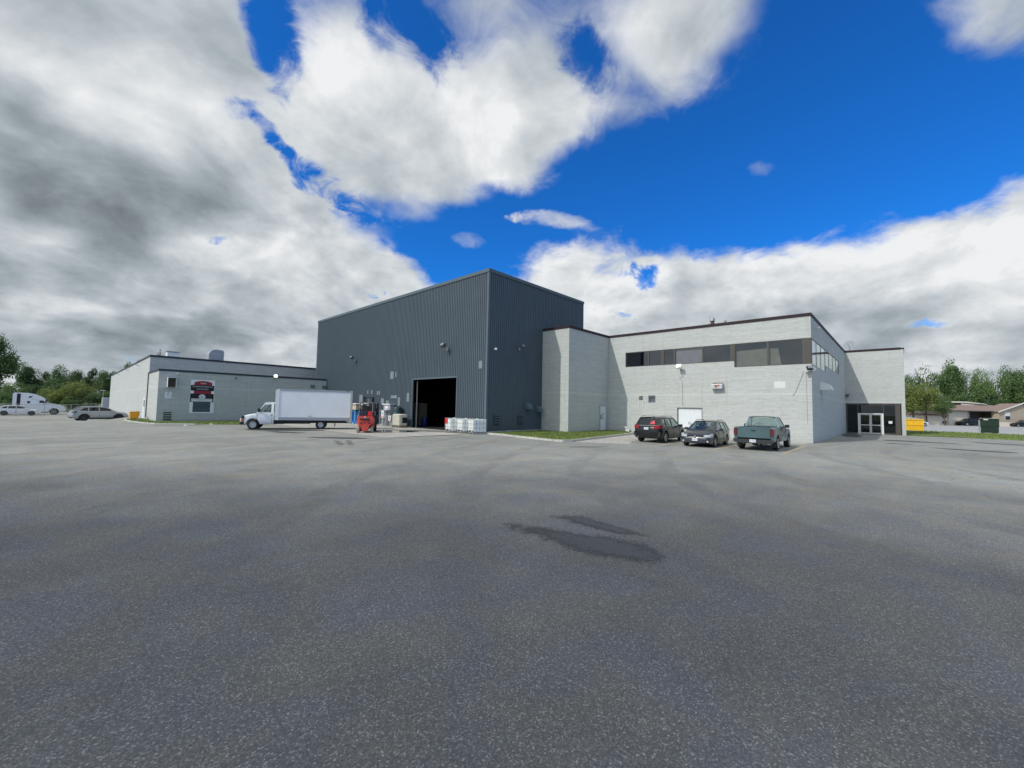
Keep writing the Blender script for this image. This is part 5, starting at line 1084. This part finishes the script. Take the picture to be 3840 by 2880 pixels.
part(t, 'steering_wheel', MB().lathe([(.14, -.012), (.17, 0), (.14, .012), (.14, -.012)], Matrix.Translation((.42, 0, 1.5)) @ Matrix.Rotation(R_(-30), 4, 'Y'), 18).tube((.55, 0, 1.15), (.42, 0, 1.5), .02).box(.55, .7, -.42, .42, 1.1, 1.42), BLK)
part(t, 'red_box', MB().rbox(-1.10, -.92, -.44, -.16, 1.22, 1.52, .02), REDP); part(t, 'rear_panel', MB().rbox(-.98, -.86, -.1, .42, 1.2, 1.5, .03), P('dark_blue_panel', (.02, .03, .05), .5))
part(t, 'work_light', MB().tube((-.82, .30, 2.02), (-.72, .30, 2.02), .07, .05, 12).tube((-.82, -.1, 1.98), (-.74, -.1, 1.98), .045, .04, 12), P('yellowed_lamp', (.75, .68, .35), .3)); part(t, 'name_plate', MB().cbox((-.72, .06, 2.08), (.01, .26, .07)), SWHT)
part(t, 'tag_plate', MB().prism([(-.04, 1.2), (.12, 1.2), (.12, 1.44), (.04, 1.5), (-.04, 1.44)], lambda a, c, q: (a, -.56-q, c), 0, .01), SWHT)
for s in (1, -1): wheel(t, -1.02, s*.46, .26, .19, RUBB, RUBB, 0, .5); wheel(t, .62, s*.52, .34, .24, FRED, RUB, 0, .5)
part(t, 'jacket', MB().prism([(0, 0), (.28, .05), (.34, .5), (.26, .86), (.02, .9), (-.1, .5)], lambda a, c, q: (.1+a, -.66-q, 1.25+c), 0, .12), P('black_cloth', (.012, .013, .016), .95, bump=.5, bscale=6), None, True)

# 8. IBC totes in wire cages on pallets
def pallet(b, x0, x1, y0, y1, z=0):
    for k in range(5):
        a = y0+(y1-y0)*(k+.1)/5; b.box(x0, x1, a, a+(y1-y0)*.16, z+.10, z+.13)
    for a in (y0, (y0+y1)/2-.05, y1-.1): b.box(x0+.001, x1-.001, a+.001, a+.099, z, z+.099)
def ibc(label, loc, rz, mat, group):
    t = thing('tote_tank', label, 'tote tank', loc, rz, group)
    b = MB(); pallet(b, -.6, .6, -.5, .5); b.build('pallet', P('grey_pallet', (.36, .35, .33), .8, var=.2), t)
    tb = MB()
    tb.rbox(-.575, .575, -.475, .475, .15, 1.14, .05).tube((0, 0, 1.14), (0, 0, 1.19), .10, None, 16)
    for y_ in (-.23, .23): tb.box(-.58, .58, y_-.03, y_+.03, .24, 1.08)
    tb.build('bottle', mat, t, 40)
    c = MB(); r = .014
    for z_ in (.16, .48, .80, 1.15):
        c.path([(-.59, -.49, z_), (.59, -.49, z_), (.59, .49, z_), (-.59, .49, z_), (-.59, -.49, z_)], r if z_ < 1.1 else .016, 6)
    for k in range(5):
        x_ = -.59+1.18*k/4
        c.tube((x_, -.49, .14), (x_, -.49, 1.16), r, None, 6).tube((x_, .49, .14), (x_, .49, 1.16), r, None, 6)
    for k in range(1, 4):
        y_ = -.49+.98*k/4; c.tube((-.59, y_, .14), (-.59, y_, 1.16), r, None, 6).tube((.59, y_, .14), (.59, y_, 1.16), r, None, 6)
    c.build('wire_cage', GAL, t)
    MB().cbox((-.56, 0, .24), (.06, .3, .12)).tube((-.59, 0, .24), (-.66, 0, .22), .04).build('valve', BLK, t)
    MB().cbox((-.55, -.42, .24), (.1, .1, .14)).cbox((-.55, .42, .24), (.1, .1, .14)).build('corner_guard', BLK, t)
    return t
grp = 'tote tanks beside the loading door'
i1 = ibc('leftmost white tote tank by the loading door, with a red placard on its cage', (21.30, 26.20, .014), R_(-14), IBCW, grp)
MB().box(-.63, -.612, .02, .47, .74, 1.14).build('red_placard', REDP, i1)
i2 = copy_tree(i1, 'middle of the three white tote tanks by the loading door', (21.62, 25.18, .014), R_(-14)); 
for ch in list(i2.children):
    if ch.name.startswith('red_placard'): bpy.data.objects.remove(ch)
i3 = copy_tree(i2, 'rightmost white tote tank, standing at the corner of the dark hall', (21.88, 24.15, .004), R_(-16))
# cream ribbed crate-like unit, gas cages, kiosk, tank, blue frame, beige boxes
t = thing('cream_container', 'cream ribbed plastic container with a dark opening on a pallet left of the loading door', 'plastic container', (21.75, 34.95, .014), 0)
b = MB(); pallet(b, -.45, .45, -.65, .65); b.build('pallet', WOOD, t)
b = MB().rbox(-.42, .45, -.64, .64, .16, 1.26, .07)
for k in range(6): b.box(-.45, -.40, -.58+k*.205, -.49+k*.205, .22, 1.2)
b.build('shell', CREAM, t, 30); MB().box(-.12, .40, -.65, -.632, .42, .95).build('dark_opening', BLK, t)
def gascage(label, loc, w, h, n, sc=1):
    t = thing('gas_cage', label, 'gas cylinder cage', loc, 0); d = .5
    b = MB()
    for x_ in (-d/2, d/2):
        for y_ in (-w/2, w/2): b.box(x_-.025, x_+.025, y_-.025, y_+.025, 0, h)
    for z_ in (.06, h/2, h-.03): b.box(-d/2-.02, d/2+.02, -w/2+.026, -w/2+.06, z_, z_+.03).box(-d/2-.02, d/2+.02, w/2-.06, w/2-.026, z_, z_+.03).box(-d/2-.02, -d/2+.01, -w/2+.061, w/2-.061, z_, z_+.03).box(d/2-.01, d/2+.02, -w/2+.061, w/2-.061, z_, z_+.03)
    for k in range(1, 8): b.tube((-d/2, -w/2+w*k/8, .06), (-d/2, -w/2+w*k/8, h), .005, None, 5)
    b.box(-d/2, d/2, -w/2, w/2, h, h+.03); b.build('frame', GAL, t)
    for k in range(n):
        y_ = -w/2+w*(k+.5)/n; MB().lathe([(.001, .09), (.13, .09), (.14, .15), (.14, h*.48), (.09, h*.56), (.04, h*.58), (.04, h*.64), (.001, h*.64)], Matrix.Translation((0, y_, 0)), 14).build('gas_cylinder', P('cylinder_grey', (.45, .47, .48), .4, .3), t, 40)
    sg = MB().box(-d/2-.035, -d/2-.025, -.22, .22, h*.52, h*.98).build('sign', SWHT, t)
    MB().box(-d/2-.037, -d/2-.0351, -.16, .16, h*.60, h*.64).box(-d/2-.037, -d/2-.0351, -.16, .16, h*.54, h*.57).build('red_print', REDP, sg); MB().tube((-d/2-.037, 0, h*.8), (-d/2-.0351, 0, h*.8), .08, None, 16).build('black_print', BLK, sg)
    return t
gascage('tall wire cage with grey gas cylinders and a white sign right of the forklift', (21.9, 37.95, .014), 1.15, 1.56, 2)
gascage('small wire cage with a white sign behind the cream container', (21.9, 36.6, .014), .9, 1.05, 1)
t = thing('wall_cabinet', 'pale grey cabinet with a flat white cap behind the gas cylinder cage', 'cabinet', (22.35, 38.0, .014))
MB().rbox(-.25, .3, -.62, .62, .0, 2.12, .03).build('cabinet_body', P('cabinet_grey', (.42, .43, .46), .5), t); MB().box(-.35, .35, -.75, .75, 2.12, 2.22).build('cap', SWHT, t); MB().box(-.262, -.251, -.3, .25, 1.75, 2.0).build('notice', SWHT, t)
MB().path([(-.26, -.3, 2.0), (-.36, -.45, 1.8), (-.28, -.55, 1.6)], .03).build('hose', GAL, t)
t = thing('plastic_tank', 'dark green upright plastic tank against the ribbed wall left of the cream container', 'tank', (22.2, 36.1, .014))
MB().lathe([(.001, 0), (.44, 0), (.45, .1), (.45, 1.72), (.38, 1.9), (.12, 1.98), (.001, 1.98)], None, 20).build('shell', P('dark_teal_tank', (.02, .05, .055), .4), t, 40)
for k in range(3): MB().lathe([(.45, .4+k*.45), (.465, .43+k*.45), (.45, .46+k*.45)], None, 20).build('hoop', P('tank_rib', (.03, .07, .075), .4), t)
t = thing('storage_rack', 'bright blue plastic stillage between the box truck and the forklift', 'rack', (21.8, 43.9, .014))
MB().box(-.3, -.1, -.5, -.25, .0, 1.5).box(-.3, -.1, .35, .6, 0, 1.5).box(-.3, .3, -.8, .8, 0, .22).box(-.25, .3, -.5, .6, 1.3, 1.5).box(.1, .3, -.5, .6, .221, 1.29).build('frame', BLUE, t)
t = thing('crate', 'beige wooden crate stacked on the blue rack behind the forklift', 'crate', (21.85, 44.1, 1.52)); MB().rbox(-.5, .5, -1.05, 1.05, 0, .48, .02).box(-.505, .505, -1.0, -.92, .0, .47).box(-.505, .505, .92, 1.0, 0, .47).build('panels', CARD, t); MB().box(-.52, .52, -1.07, 1.07, .48, .52).build('lid', WOOD, t)
t = thing('wrapped_bundle', 'white wrapped bundle lying on the beige crate behind the truck', 'bundle', (21.85, 44.2, 2.045)); MB().rbox(-.45, .45, -.95, .95, 0, .2, .06).build('wrapping', P('white_wrap', (.62, .60, .58), .5, bump=.5), t, 40); MB().box(-.455, .455, -.3, -.27, 0.01, .195).box(-.455, .455, .4, .43, 0.01, .195).build('strap', BLK, t)
t = thing('storage_rack', 'dark steel rack stacked against the ribbed wall just left of the forklift', 'rack', (22.1, 41.5, .014))
b = MB()
for x_ in (-.3, .3):
    for y_ in (-.9, .9): b.box(x_-.03, x_+.03, y_-.03, y_+.03, 0, 1.7)
for z_ in (.15, .9, 1.6): b.box(-.33, .33, -.93, .93, z_, z_+.05)
b.build('frame', P('dark_rack', (.05, .055, .06), .6), t); MB().rbox(-.25, .25, -.8, -.1, .2, .75, .03).rbox(-.25, .25, .1, .8, .95, 1.4, .03).build('carton', CARD, t)
# inside the loading door
t = thing('door_post', 'thin pale steel post standing at the left side of the loading door', 'post', (23.12, 34.25, .014)); MB().box(-.04, .04, -.05, .05, 0, 4.5).box(-.06, .06, -.07, .07, 0, .06).build('post', P('pale_post', (.42, .38, .36), .6), t)
t = thing('oil_drum', 'blue plastic drum just inside the dark loading door', 'drum', (25.0, 35.55, .014))
MB().lathe([(.001, 0), (.28, 0), (.29, .04), (.29, .28), (.30, .30), (.29, .32), (.29, .58), (.30, .60), (.29, .62), (.29, .86), (.27, .9), (.001, .9)], None, 20).build('barrel', DBLUE, t, 40); MB().tube((.12, 0, .9), (.12, 0, .93), .04).build('bung', BLK, t)
for k, (x_, y_, n_) in enumerate(((25.6, 37.2, 9), )):
    t = thing('pallet_stack', 'dim stack of wooden pallets inside the left of the loading door', 'pallets', (x_, y_, .014))
    for j in range(n_+8):
        b = MB(); pallet(b, -.5, .5, -.5, .5, j*.14); b.build('pallet', WOOD, t)

# 9. bins
def dumpster(name, label, cat, loc, rz, L, W, H, mat, lid, sc=1):
    t = thing(name, label, cat, loc, rz, sc=sc)
    MB().prism([(-W/2+.04, .08), (W/2-.04, .08), (W/2, H*.8), (W/2, H*.92), (-W/2, H), (-W/2, .5*H)], lambda a, c, q: (q, a, c), -L/2, L/2).build('bin_body', mat, t, recalc=True)
    b = MB()
    for k in range(5): x_ = -L/2+L*k/4; b.box(x_-.04, x_+.04, -W/2-.05, -W/2+.0, .45*H, H-.02)
    b.box(-L/2-.04, L/2+.04, -W/2-.06, -W/2-.0, H-.10, H).box(-L/2-.05, L/2+.05, -W/2-.051, -W/2-.001, .5*H, .56*H); b.build('rib', mat, t)
    MB().prism([(-W/2-.05, H), (-W/2-.05, H+.05), (W/2+.05, H*.93+.05), (W/2+.05, H*.93)], lambda a, c, q: (q, a, c), -L/2-.04, L/2+.04).build('lid', lid, t, recalc=True)
    for x_ in (-L/2+.2, L/2-.2):
        MB().box(x_-.08, x_+.08, -W/2+.2, W/2-.2, 0, .08).build('skid', BLK, t)
    return t
dumpster('dumpster', 'yellow steel dumpster beyond the lawn right of the entrance block', 'dumpster', (78.0, -.05, .08), R_(-88), 3.9, 1.9, 1.55, YEL, YEL)
t = dumpster('dumpster', 'dark green waste bin standing alone on the lawn strip at the right', 'waste bin', (79.6, -7.95, .09), R_(-89), 1.5, 1.3, 1.85, DGRN, P('grey_bin_lid', (.35, .37, .37), .5))
MB().box(-.81, -.76, -.63, .55, .1, 1.6).build('side_panel', P('pale_side', (.45, .48, .48), .6), t); MB().box(-.5, -.12, -.725, -.711, 1.66, 1.78).build('label_plate', SWHT, t)
dumpster('waste_bin', 'orange yellow tipping bin against the left wall of the brick wing', 'waste bin', (5.0, 60.3, .05), R_(90), 1.0, .85, .95, P('orange_bin', (.85, .36, .02), .5), P('orange_lid', (.85, .38, .03), .5), .85)
# 10. litter
for x_, y_, lb in ((6.9, 43.9, 'crumpled white paper lying on the asphalt in front of the banner'), (9.0, 45.5, 'small white scrap of paper at the grass edge near the truck nose')):
    t = thing('litter', lb, 'litter', (x_, y_, .01), rng.uniform(0, 3)); MB().prism([(-.16, -.08), (.15, -.1), (.2, .06), (-.1, .1)], lambda a, c, q: (a, c, q+abs(a)*.3), 0, .03).build('paper', WHITEP, t, recalc=True)
MB_ = MB()

# 11. fence, cabinet trailer and lamp pole at the left
t = thing('wire_fence', 'low grey wire fence with thin posts in front of the semi truck', 'fence', (-14, 100, 0))
x_ = 0
fz = lambda x: zg(x-14, 100)
rl = MB()
for k in range(7):
    x_ = k*2.9; part(t, 'fence_post', MB().tube((x_, 0, fz(x_)-.1), (x_, 0, fz(x_)+1.95), .035, None, 8), GAL)
    if k < 6: rl.tube((x_, 0, fz(x_)+1.92), (x_+2.9, 0, fz(x_+2.9)+1.92), .022, None, 6)
part(t, 'top_rail', rl, GAL)
ms = MB()
for k in range(290):
    a = k*.06; z0 = fz(a)
    ms.tube((a, 0, z0+.05), (a, 0, z0+1.9), .0035, None, 3, cap=False)
for k in range(20): ms.tube((0, 0, fz(0)+.1+k*.09), (17.4, 0, fz(17.4)+.1+k*.09), .0035, None, 3, cap=False)
o = part(t, 'wire_mesh', ms, P('wire', (.2, .22, .22), .6))
t = thing('equipment_trailer', 'pale grey ribbed steel cabinet beyond the far end of the left wall', 'cabinet', (5.9, 126, -.8))
MB().rbox(-.75, .9, -1, 1, .35, 3.3, .04).build('cabinet_body', P('pale_steel', (.50, .53, .56), .5), t)
for k in range(5): MB().box(-.6+k*.3, -.5+k*.3, -1.03, -1.0, .5, 3.1).build('rib', GAL, t)
MB().box(-.7, .85, -.9, .9, 0, .35).build('base', BLK, t)
t = thing('lamp_post', 'short lamp post with a flat pale head among the trees at the left', 'lamp post', (5.75, 138, -.8)); MB().tube((0, 0, 0), (0, 0, 4.9), .08, .06, 10).build('pole', GAL, t); MB().rbox(-.5, .3, -.2, .2, 4.9, 5.05, .03).build('lamp_head', WHITEP, t)
# ------------------------------------------------------------------ bungalow across the road (local x along its front, y away)
t = thing('brown_roof_house', 'long bungalow with brown shingle roof, cream fascia and tan walls beyond the road', 'house', (141, -4, 0), HZ)
hp = lambda nm, mb, mat, rc=False: mb.build(nm, mat, t, recalc=rc)
hp('wall', MB().box(0, 5.7, .4, 9, 0, 2.3).box(5.701, 10.3, 0, 9, 0, 3.55).box(10.301, 16, 2.2, 9, 0, 3.5), TAN)
hp('gable_wall', MB().prism([(16.0, 0), (27, 0), (27, 3.4), (21.6, 5.30), (16.0, 3.4)], lambda a, c, q: (a, q, c), -1.5, 2.6), TANB, True)
hp('plinth', MB().box(16.0, 27.02, -1.53, -1.5, 0, 1.0), TAN)
roof = MB().prism([(-.8, 3.62), (5.2, 5.2), (5.2, 5.1), (-.8, 3.5)], lambda a, c, q: (q, a, c), 2.3, 22)
roof.prism([(-.3, 2.35), (9.2, 2.9), (9.2, 2.8), (-.3, 2.25)], lambda a, c, q: (q, a, c), -1, 5.6)
hp('roof', roof, BROOF, True)
gr_ = MB().prism([(-1.9, 0), (9.5, 0), (9.5, .1), (-1.9, .1)], lambda a, c, q: (15.6+q, a*.42-1.1, 3.42+c+q*.34), 0, 6.0)
gr_.prism([(-1.9, 0), (9.5, 0), (9.5, .1), (-1.9, .1)], lambda a, c, q: (27.6-q, a*.42-1.1, 3.42+c+q*.34), 0, 6.0)
hp('gable_roof', gr_, BROOF, True)
hp('gable_fascia', MB().prism([(15.5, 3.30), (21.6, 5.50), (27.7, 3.30), (27.7, 3.52), (21.6, 5.75), (15.5, 3.52)], lambda a, c, q: (a, q, c), -2.0, -1.9), CREAMP, True)
hp('clerestory_wall', MB().box(3.0, 15.5, 5.2, 9, 4.9, 5.9), P('clerestory_dark', (.10, .09, .08), .6))
for k in range(5): hp('clerestory_window', MB().box(5.8+k*1.8, 7.3+k*1.8, 5.17, 5.199, 5.22, 5.50), BLK)
hp('fascia', MB().prism([(2.5, 5.62), (15.2, 5.62), (20.4, 5.30), (20.4, 5.42), (15.2, 5.95), (2.5, 5.95)], lambda a, c, q: (a, q, c), 4.6, 9.2).prism([(14.1, 5.1), (19, 4.98), (18.9, 5.05), (14.1, 5.5)], lambda a, c, q: (a, q, c), 4.8, 5.1), CREAMP, True)
hp('eave', MB().box(2.3, 15.6, -.85, -.8, 3.42, 3.62), FRAMED)
hp('porch_lining', MB().box(10.35, 15.95, 2.1, 2.19, .05, 3.4).box(10.301, 10.35, 0, 2.09, 0, 3.5).box(15.95, 15.999, 0, 2.09, 0, 3.5), P('porch_dark', (.05, .045, .04), .8))
hp('porch_rail', MB().box(10.4, 12.9, .0, .06, .95, 1.05).box(10.4, 12.9, 0, .06, .1, .16).box(13.2, 15.9, .0, .06, 1.8, 1.9), SWHT)
for k, (a, c, z0, z1) in enumerate(((4.55, 5.5, 1.75, 2.25), (4.55, 5.5, .4, 1.0), (10.5, 12.9, 1.7, 3.2), (17.5, 18.6, 1.65, 3.3))):
    y_ = .39 if c < 5.6 else (2.05 if a == 10.5 else -1.51)
    f = hp('window', MB().box(a-.06, c+.06, y_-.04, y_-.001, z0-.06, z1+.06), SWHT)
    MB().box(a, c, y_-.06, y_-.041, z0, (z0+z1)/2 if a > 17 else z1).build('pane', BLK if a != 10.5 else P('lit_curtain', (.65, .66, .55), .6), f)
hp('chimney', MB().tube((17.8, 7.5, 5.2), (17.8, 7.5, 5.9), .35, .3, 14), SWHT)
# ------------------------------------------------------------------ trees
def crown_mesh(name, seed, lobes, nleaf, mat, leaf=.34, low=.0):
    """unit crown: radius 1, from z=low to 2; leaf clumps scattered over several lobes"""
    r_ = np.random.RandomState(seed); vs = []; fs = []
    cs = []
    for k in range(lobes):
        a = r_.uniform(0, 2*PI); e = r_.uniform(-.85, 1); rad = r_.uniform(.25, .80)*math.sqrt(max(.1, 1-e*e*.8)); 
        cs.append((rad*math.cos(a), rad*math.sin(a), 1+e*.72, r_.uniform(.24, .50)))
    cs.append((0, 0, 1.0, .55)); cs.append((0, 0, .6, .45))
    for i in range(nleaf):
        c = cs[r_.randint(len(cs))]; d_ = r_.normal(size=3); d_ /= np.linalg.norm(d_); rr2 = c[3]*(.55+.5*r_.rand()**.7)*(r_.uniform(1, 1.4) if r_.rand() < .3 else 1)
        p = np.array(c[:3])+d_*rr2*np.array([1, 1, .82]); n_ = d_*.6+r_.normal(size=3)*.55+np.array([0, 0, .35]); n_ /= np.linalg.norm(n_)
        u_ = np.cross(n_, r_.normal(size=3)); u_ /= np.linalg.norm(u_); v_ = np.cross(n_, u_); s = leaf*r_.uniform(.45, 1.1)*.12; k = len(vs)
        vs += [p+u_*s, p+v_*s*.7, p-u_*s, p-v_*s*.7+n_*s*.3]; fs.append((k, k+1, k+2, k+3))
    me = bpy.data.meshes.new(name); me.from_pydata([tuple(q) for q in vs], [], fs); me.materials.append(mat); return me
def trunk_mesh(name, seed):
    r_ = random.Random(seed); b = MB().tube((0, 0, 0), (.02, 0, .5), .055, .042, 10).tube((.02, 0, .5), (0, .02, 1.3), .042, .02, 8)
    for k in range(7):
        a = r_.uniform(0, 6.3); z0 = r_.uniform(.35, .95); b.tube((0, 0, z0), (.45*math.cos(a), .45*math.sin(a), z0+r_.uniform(.25, .5)), .022, .008, 6)
    me = bpy.data.meshes.new(name); me.from_pydata(b.v, [], b.f); me.materials.append(BARK); return me
CR = {('d', 0): crown_mesh('crown', 1, 17, 9000, LEAFD), ('d', 1): crown_mesh('crown', 2, 14, 9000, LEAFD), ('m', 0): crown_mesh('crown', 3, 16, 9000, LEAFM), ('m', 1): crown_mesh('crown', 4, 20, 9000, LEAFM), ('y', 0): crown_mesh('crown', 5, 16, 9000, LEAFY, .38), ('s', 0): crown_mesh('crown', 9, 20, 4200, LEAFM, .42), ('y', 1): crown_mesh('crown', 6, 13, 5500, LEAFY, .4)}
TR = [trunk_mesh('trunk', 1), trunk_mesh('trunk', 2)]
def tree(name, label, x, y, h, r, kind, rot=0, z0=None, base=.22, group=None):
    """h total height, r crown radius; crown from base*h to h"""
    z = zg(x, y) if z0 is None else z0
    t = thing(name, label, 'tree' if name != 'bush' else 'bush', (x, y, z), rot, group)
    c = bpy.data.objects.new('crown', CR[kind]); col.objects.link(c); c.parent = t; hh = h*(1-base)/2; c.scale = (r, r, hh*1.02); c.location = (0, 0, h*base)
    k = bpy.data.objects.new('trunk', TR[len(label) % 2]); col.objects.link(k); k.parent = t; k.scale = (r*1.2, r*1.2, h*.62)
    return t
LT = [
 ('tree', 'tall dark broadleaf tree filling the left edge of the view', -14.9, 180, 20.3, 5.6, ('d', 0)),
 ('tree', 'pale topped tree right of the tall dark edge tree', -8.0, 176, 12.4, 2.9, ('m', 0)),
 ('tree', 'dark round tree rising behind the sleeper cab of the semi', -5.2, 177, 10.8, 2.9, ('d', 1)),
 ('tree', 'broad green tree directly above the semi hood', -1.6, 171, 11.8, 3.5, ('m', 1)),
 ('tree', 'mid green tree between the semi hood and the lamp post', 1.2, 168, 11.0, 2.8, ('d', 0)),
 ('tree', 'small crowned tree poking up left of the lamp post', 4.2, 165, 12.0, 2.4, ('d', 1)),
 ('tree', 'dark tree behind the lamp post', 6.9, 162, 11.0, 2.7, ('d', 0)),
 ('tree', 'dark tree touching the far end of the brick wing', 9.3, 161, 11.2, 2.6, ('d', 1)),
 ('tree', 'tree top showing just over the far roofline of the wing', 11.0, 158, 13.4, 1.5, ('d', 0)),
 ('tree', 'higher tree top showing over the middle of the left roofline', 12.6, 156, 14.5, 1.9, ('d', 1)),
 ('tree', 'thin tree tip just above the near roof corner of the wing', 16.6, 150, 16.9, .8, ('m', 0)),
 ('tree', 'yellow green tree in front of the dark ones, left of the lamp post', 1.6, 146, 7.4, 3.0, ('y', 0)),
 ('bush', 'yellow green bush behind the hood of the semi', -2.2, 148, 5.4, 2.6, ('y', 0)),
 ('bush', 'green bush low behind the white crossover', -9.3, 160, 6.5, 3.0, ('m', 1)),
 ('bush', 'dark bush between the semi hood and the silver crossover', .9, 140, 3.6, 2.4, ('d', 1)),
 ('bush', 'dark bush under the lamp post', 4.2, 143, 4.6, 2.3, ('d', 0)),
 ('bush', 'green bush behind the pale steel cabinet', 6.8, 146, 5.0, 2.4, ('m', 0)),
 ('bush', 'green bush low between the edge tree and the semi', -11.8, 165, 6.5, 3.4, ('m', 0)),
 ('bush', 'dark bush directly behind the sleeper cab', -5.6, 158, 6.2, 2.8, ('d', 0)),
 ('bush', 'tall dark thicket filling the gap beneath the broad green tree', -1.0, 160, 7.0, 3.0, ('d', 1)),
]
for i, (n_, lb, x, y, h, r, k) in enumerate(LT): tree(n_, lb, x, y, h, r, k, i*1.7, -.8, .05 if n_ == 'bush' else .12, 'trees behind the fence')
RT = [
 ('tree', 'bushy green tree just right of the entrance block behind the dumpster', 139.2, -2.0, 10.3, 3.4, ('y', 0), .20),
 ('tree', 'looser green tree leaning over the left end of the bungalow roof', 141.2, -4.3, 9.9, 2.9, ('y', 1), .22),
 ('tree', 'slim young tree in front of the tan wall of the bungalow', 140.3, -7.2, 6.8, 2.1, ('m', 1), .33),
 ('tree', 'airy tree behind, next to the entrance block edge', 184.6, -.2, 17.3, 3.9, ('s', 0), .1),
 ('tree', 'airy crowned tree behind the dumpster trees', 189.9, -6.2, 18.3, 4.2, ('s', 0), .1),
 ('tree', 'tallest full green tree rising over the left of the bungalow', 194.6, -11.6, 20.0, 4.4, ('m', 0), .1),
 ('tree', 'airy tree right of the tallest tree over the bungalow', 198.4, -15.4, 16.8, 3.3, ('s', 0), .1),
 ('tree', 'full round tree over the middle of the bungalow roof', 201.6, -18.8, 17.3, 3.7, ('m', 1), .1),
 ('tree', 'open branched tree left of the big trees at the right edge', 205.4, -22.8, 17.0, 3.5, ('s', 0), .1),
 ('tree', 'big green tree above the bungalow gable', 208.6, -26.6, 18.8, 4.0, ('m', 0), .08),
 ('tree', 'big green tree cut by the right edge of the view', 212.0, -31.0, 20.0, 5.0, ('m', 1), .08),
 ('bush', 'dark hedge tree low behind the left half of the bungalow roof', 193, -12.5, 10.0, 5.5, ('d', 0), .02),
 ('bush', 'dark hedge tree low behind the middle of the bungalow roof', 200, -20, 10.5, 5.5, ('d', 1), .02),
 ('bush', 'dark hedge tree low behind the gable end of the bungalow', 208, -28, 11.0, 5.5, ('d', 0), .02),
 ('bush', 'green hedge tree low behind the dumpster trees', 186, -3.5, 9.0, 5.0, ('m', 1), .02),
]
for i, (n_, lb, x, y, h, r, k, bs) in enumerate(RT): tree(n_, lb, x, y, h, r, k, i*1.3+.4, 0, bs, 'trees around the bungalow')
# ------------------------------------------------------------------ unseen cloud, added behind the camera to shade the near asphalt
m = bpy.data.materials.new('added_shade_cloud'); m.use_nodes = True; nt = m.node_tree; nt.nodes.clear(); q = G(nt)
tc_ = nt.nodes.new('ShaderNodeTexCoord').outputs['Object']; sp_ = q.sep(tc_)
rad = q.vm('LENGTH', q.comb(sp_[0], sp_[1], 0.0))
nz = q.noise(tc_, 3.0, 5, .6)
al = q.m('MULTIPLY', q.sstep(q.m('ADD', rad, q.m('MULTIPLY', q.m('SUBTRACT', nz, .5), .26)), 1.02, .70), q.m('ADD', .72, q.m('MULTIPLY', q.sstep(nz, .35, .7), .10)))
trn = nt.nodes.new('ShaderNodeBsdfTransparent'); df = nt.nodes.new('ShaderNodeBsdfDiffuse'); df.inputs[0].default_value = (.9, .9, .92, 1)
mx = nt.nodes.new('ShaderNodeMixShader'); q.put(mx.inputs[0], al); nt.links.new(trn.outputs[0], mx.inputs[1]); nt.links.new(df.outputs[0], mx.inputs[2])
nt.links.new(mx.outputs[0], nt.nodes.new('ShaderNodeOutputMaterial').inputs[0])
b = MB(); n_, k_ = 12, 40
for i in range(n_+1):
    ph = PI*i/n_-PI/2
    for j in range(k_):
        th = 2*PI*j/k_; r = math.cos(ph)*(1+.08*math.sin(3*th+1)+.05*math.sin(7*th)); b.v.append((r*math.cos(th), r*math.sin(th), math.sin(ph)*(1+.3*math.sin(4*th)*math.cos(ph))))
for i in range(n_):
    for j in range(k_): b.f.append((i*k_+j, i*k_+(j+1) % k_, (i+1)*k_+(j+1) % k_, (i+1)*k_+j)); b.m.append(0)
sh = 260
o = b.build('added_shade_cloud', m, smooth=180); o.location = Vector((-22.5, -5, 0))+SUN*(sh/SUN.z); o.scale = (33, 33, 6); tag(o, kind='stuff')
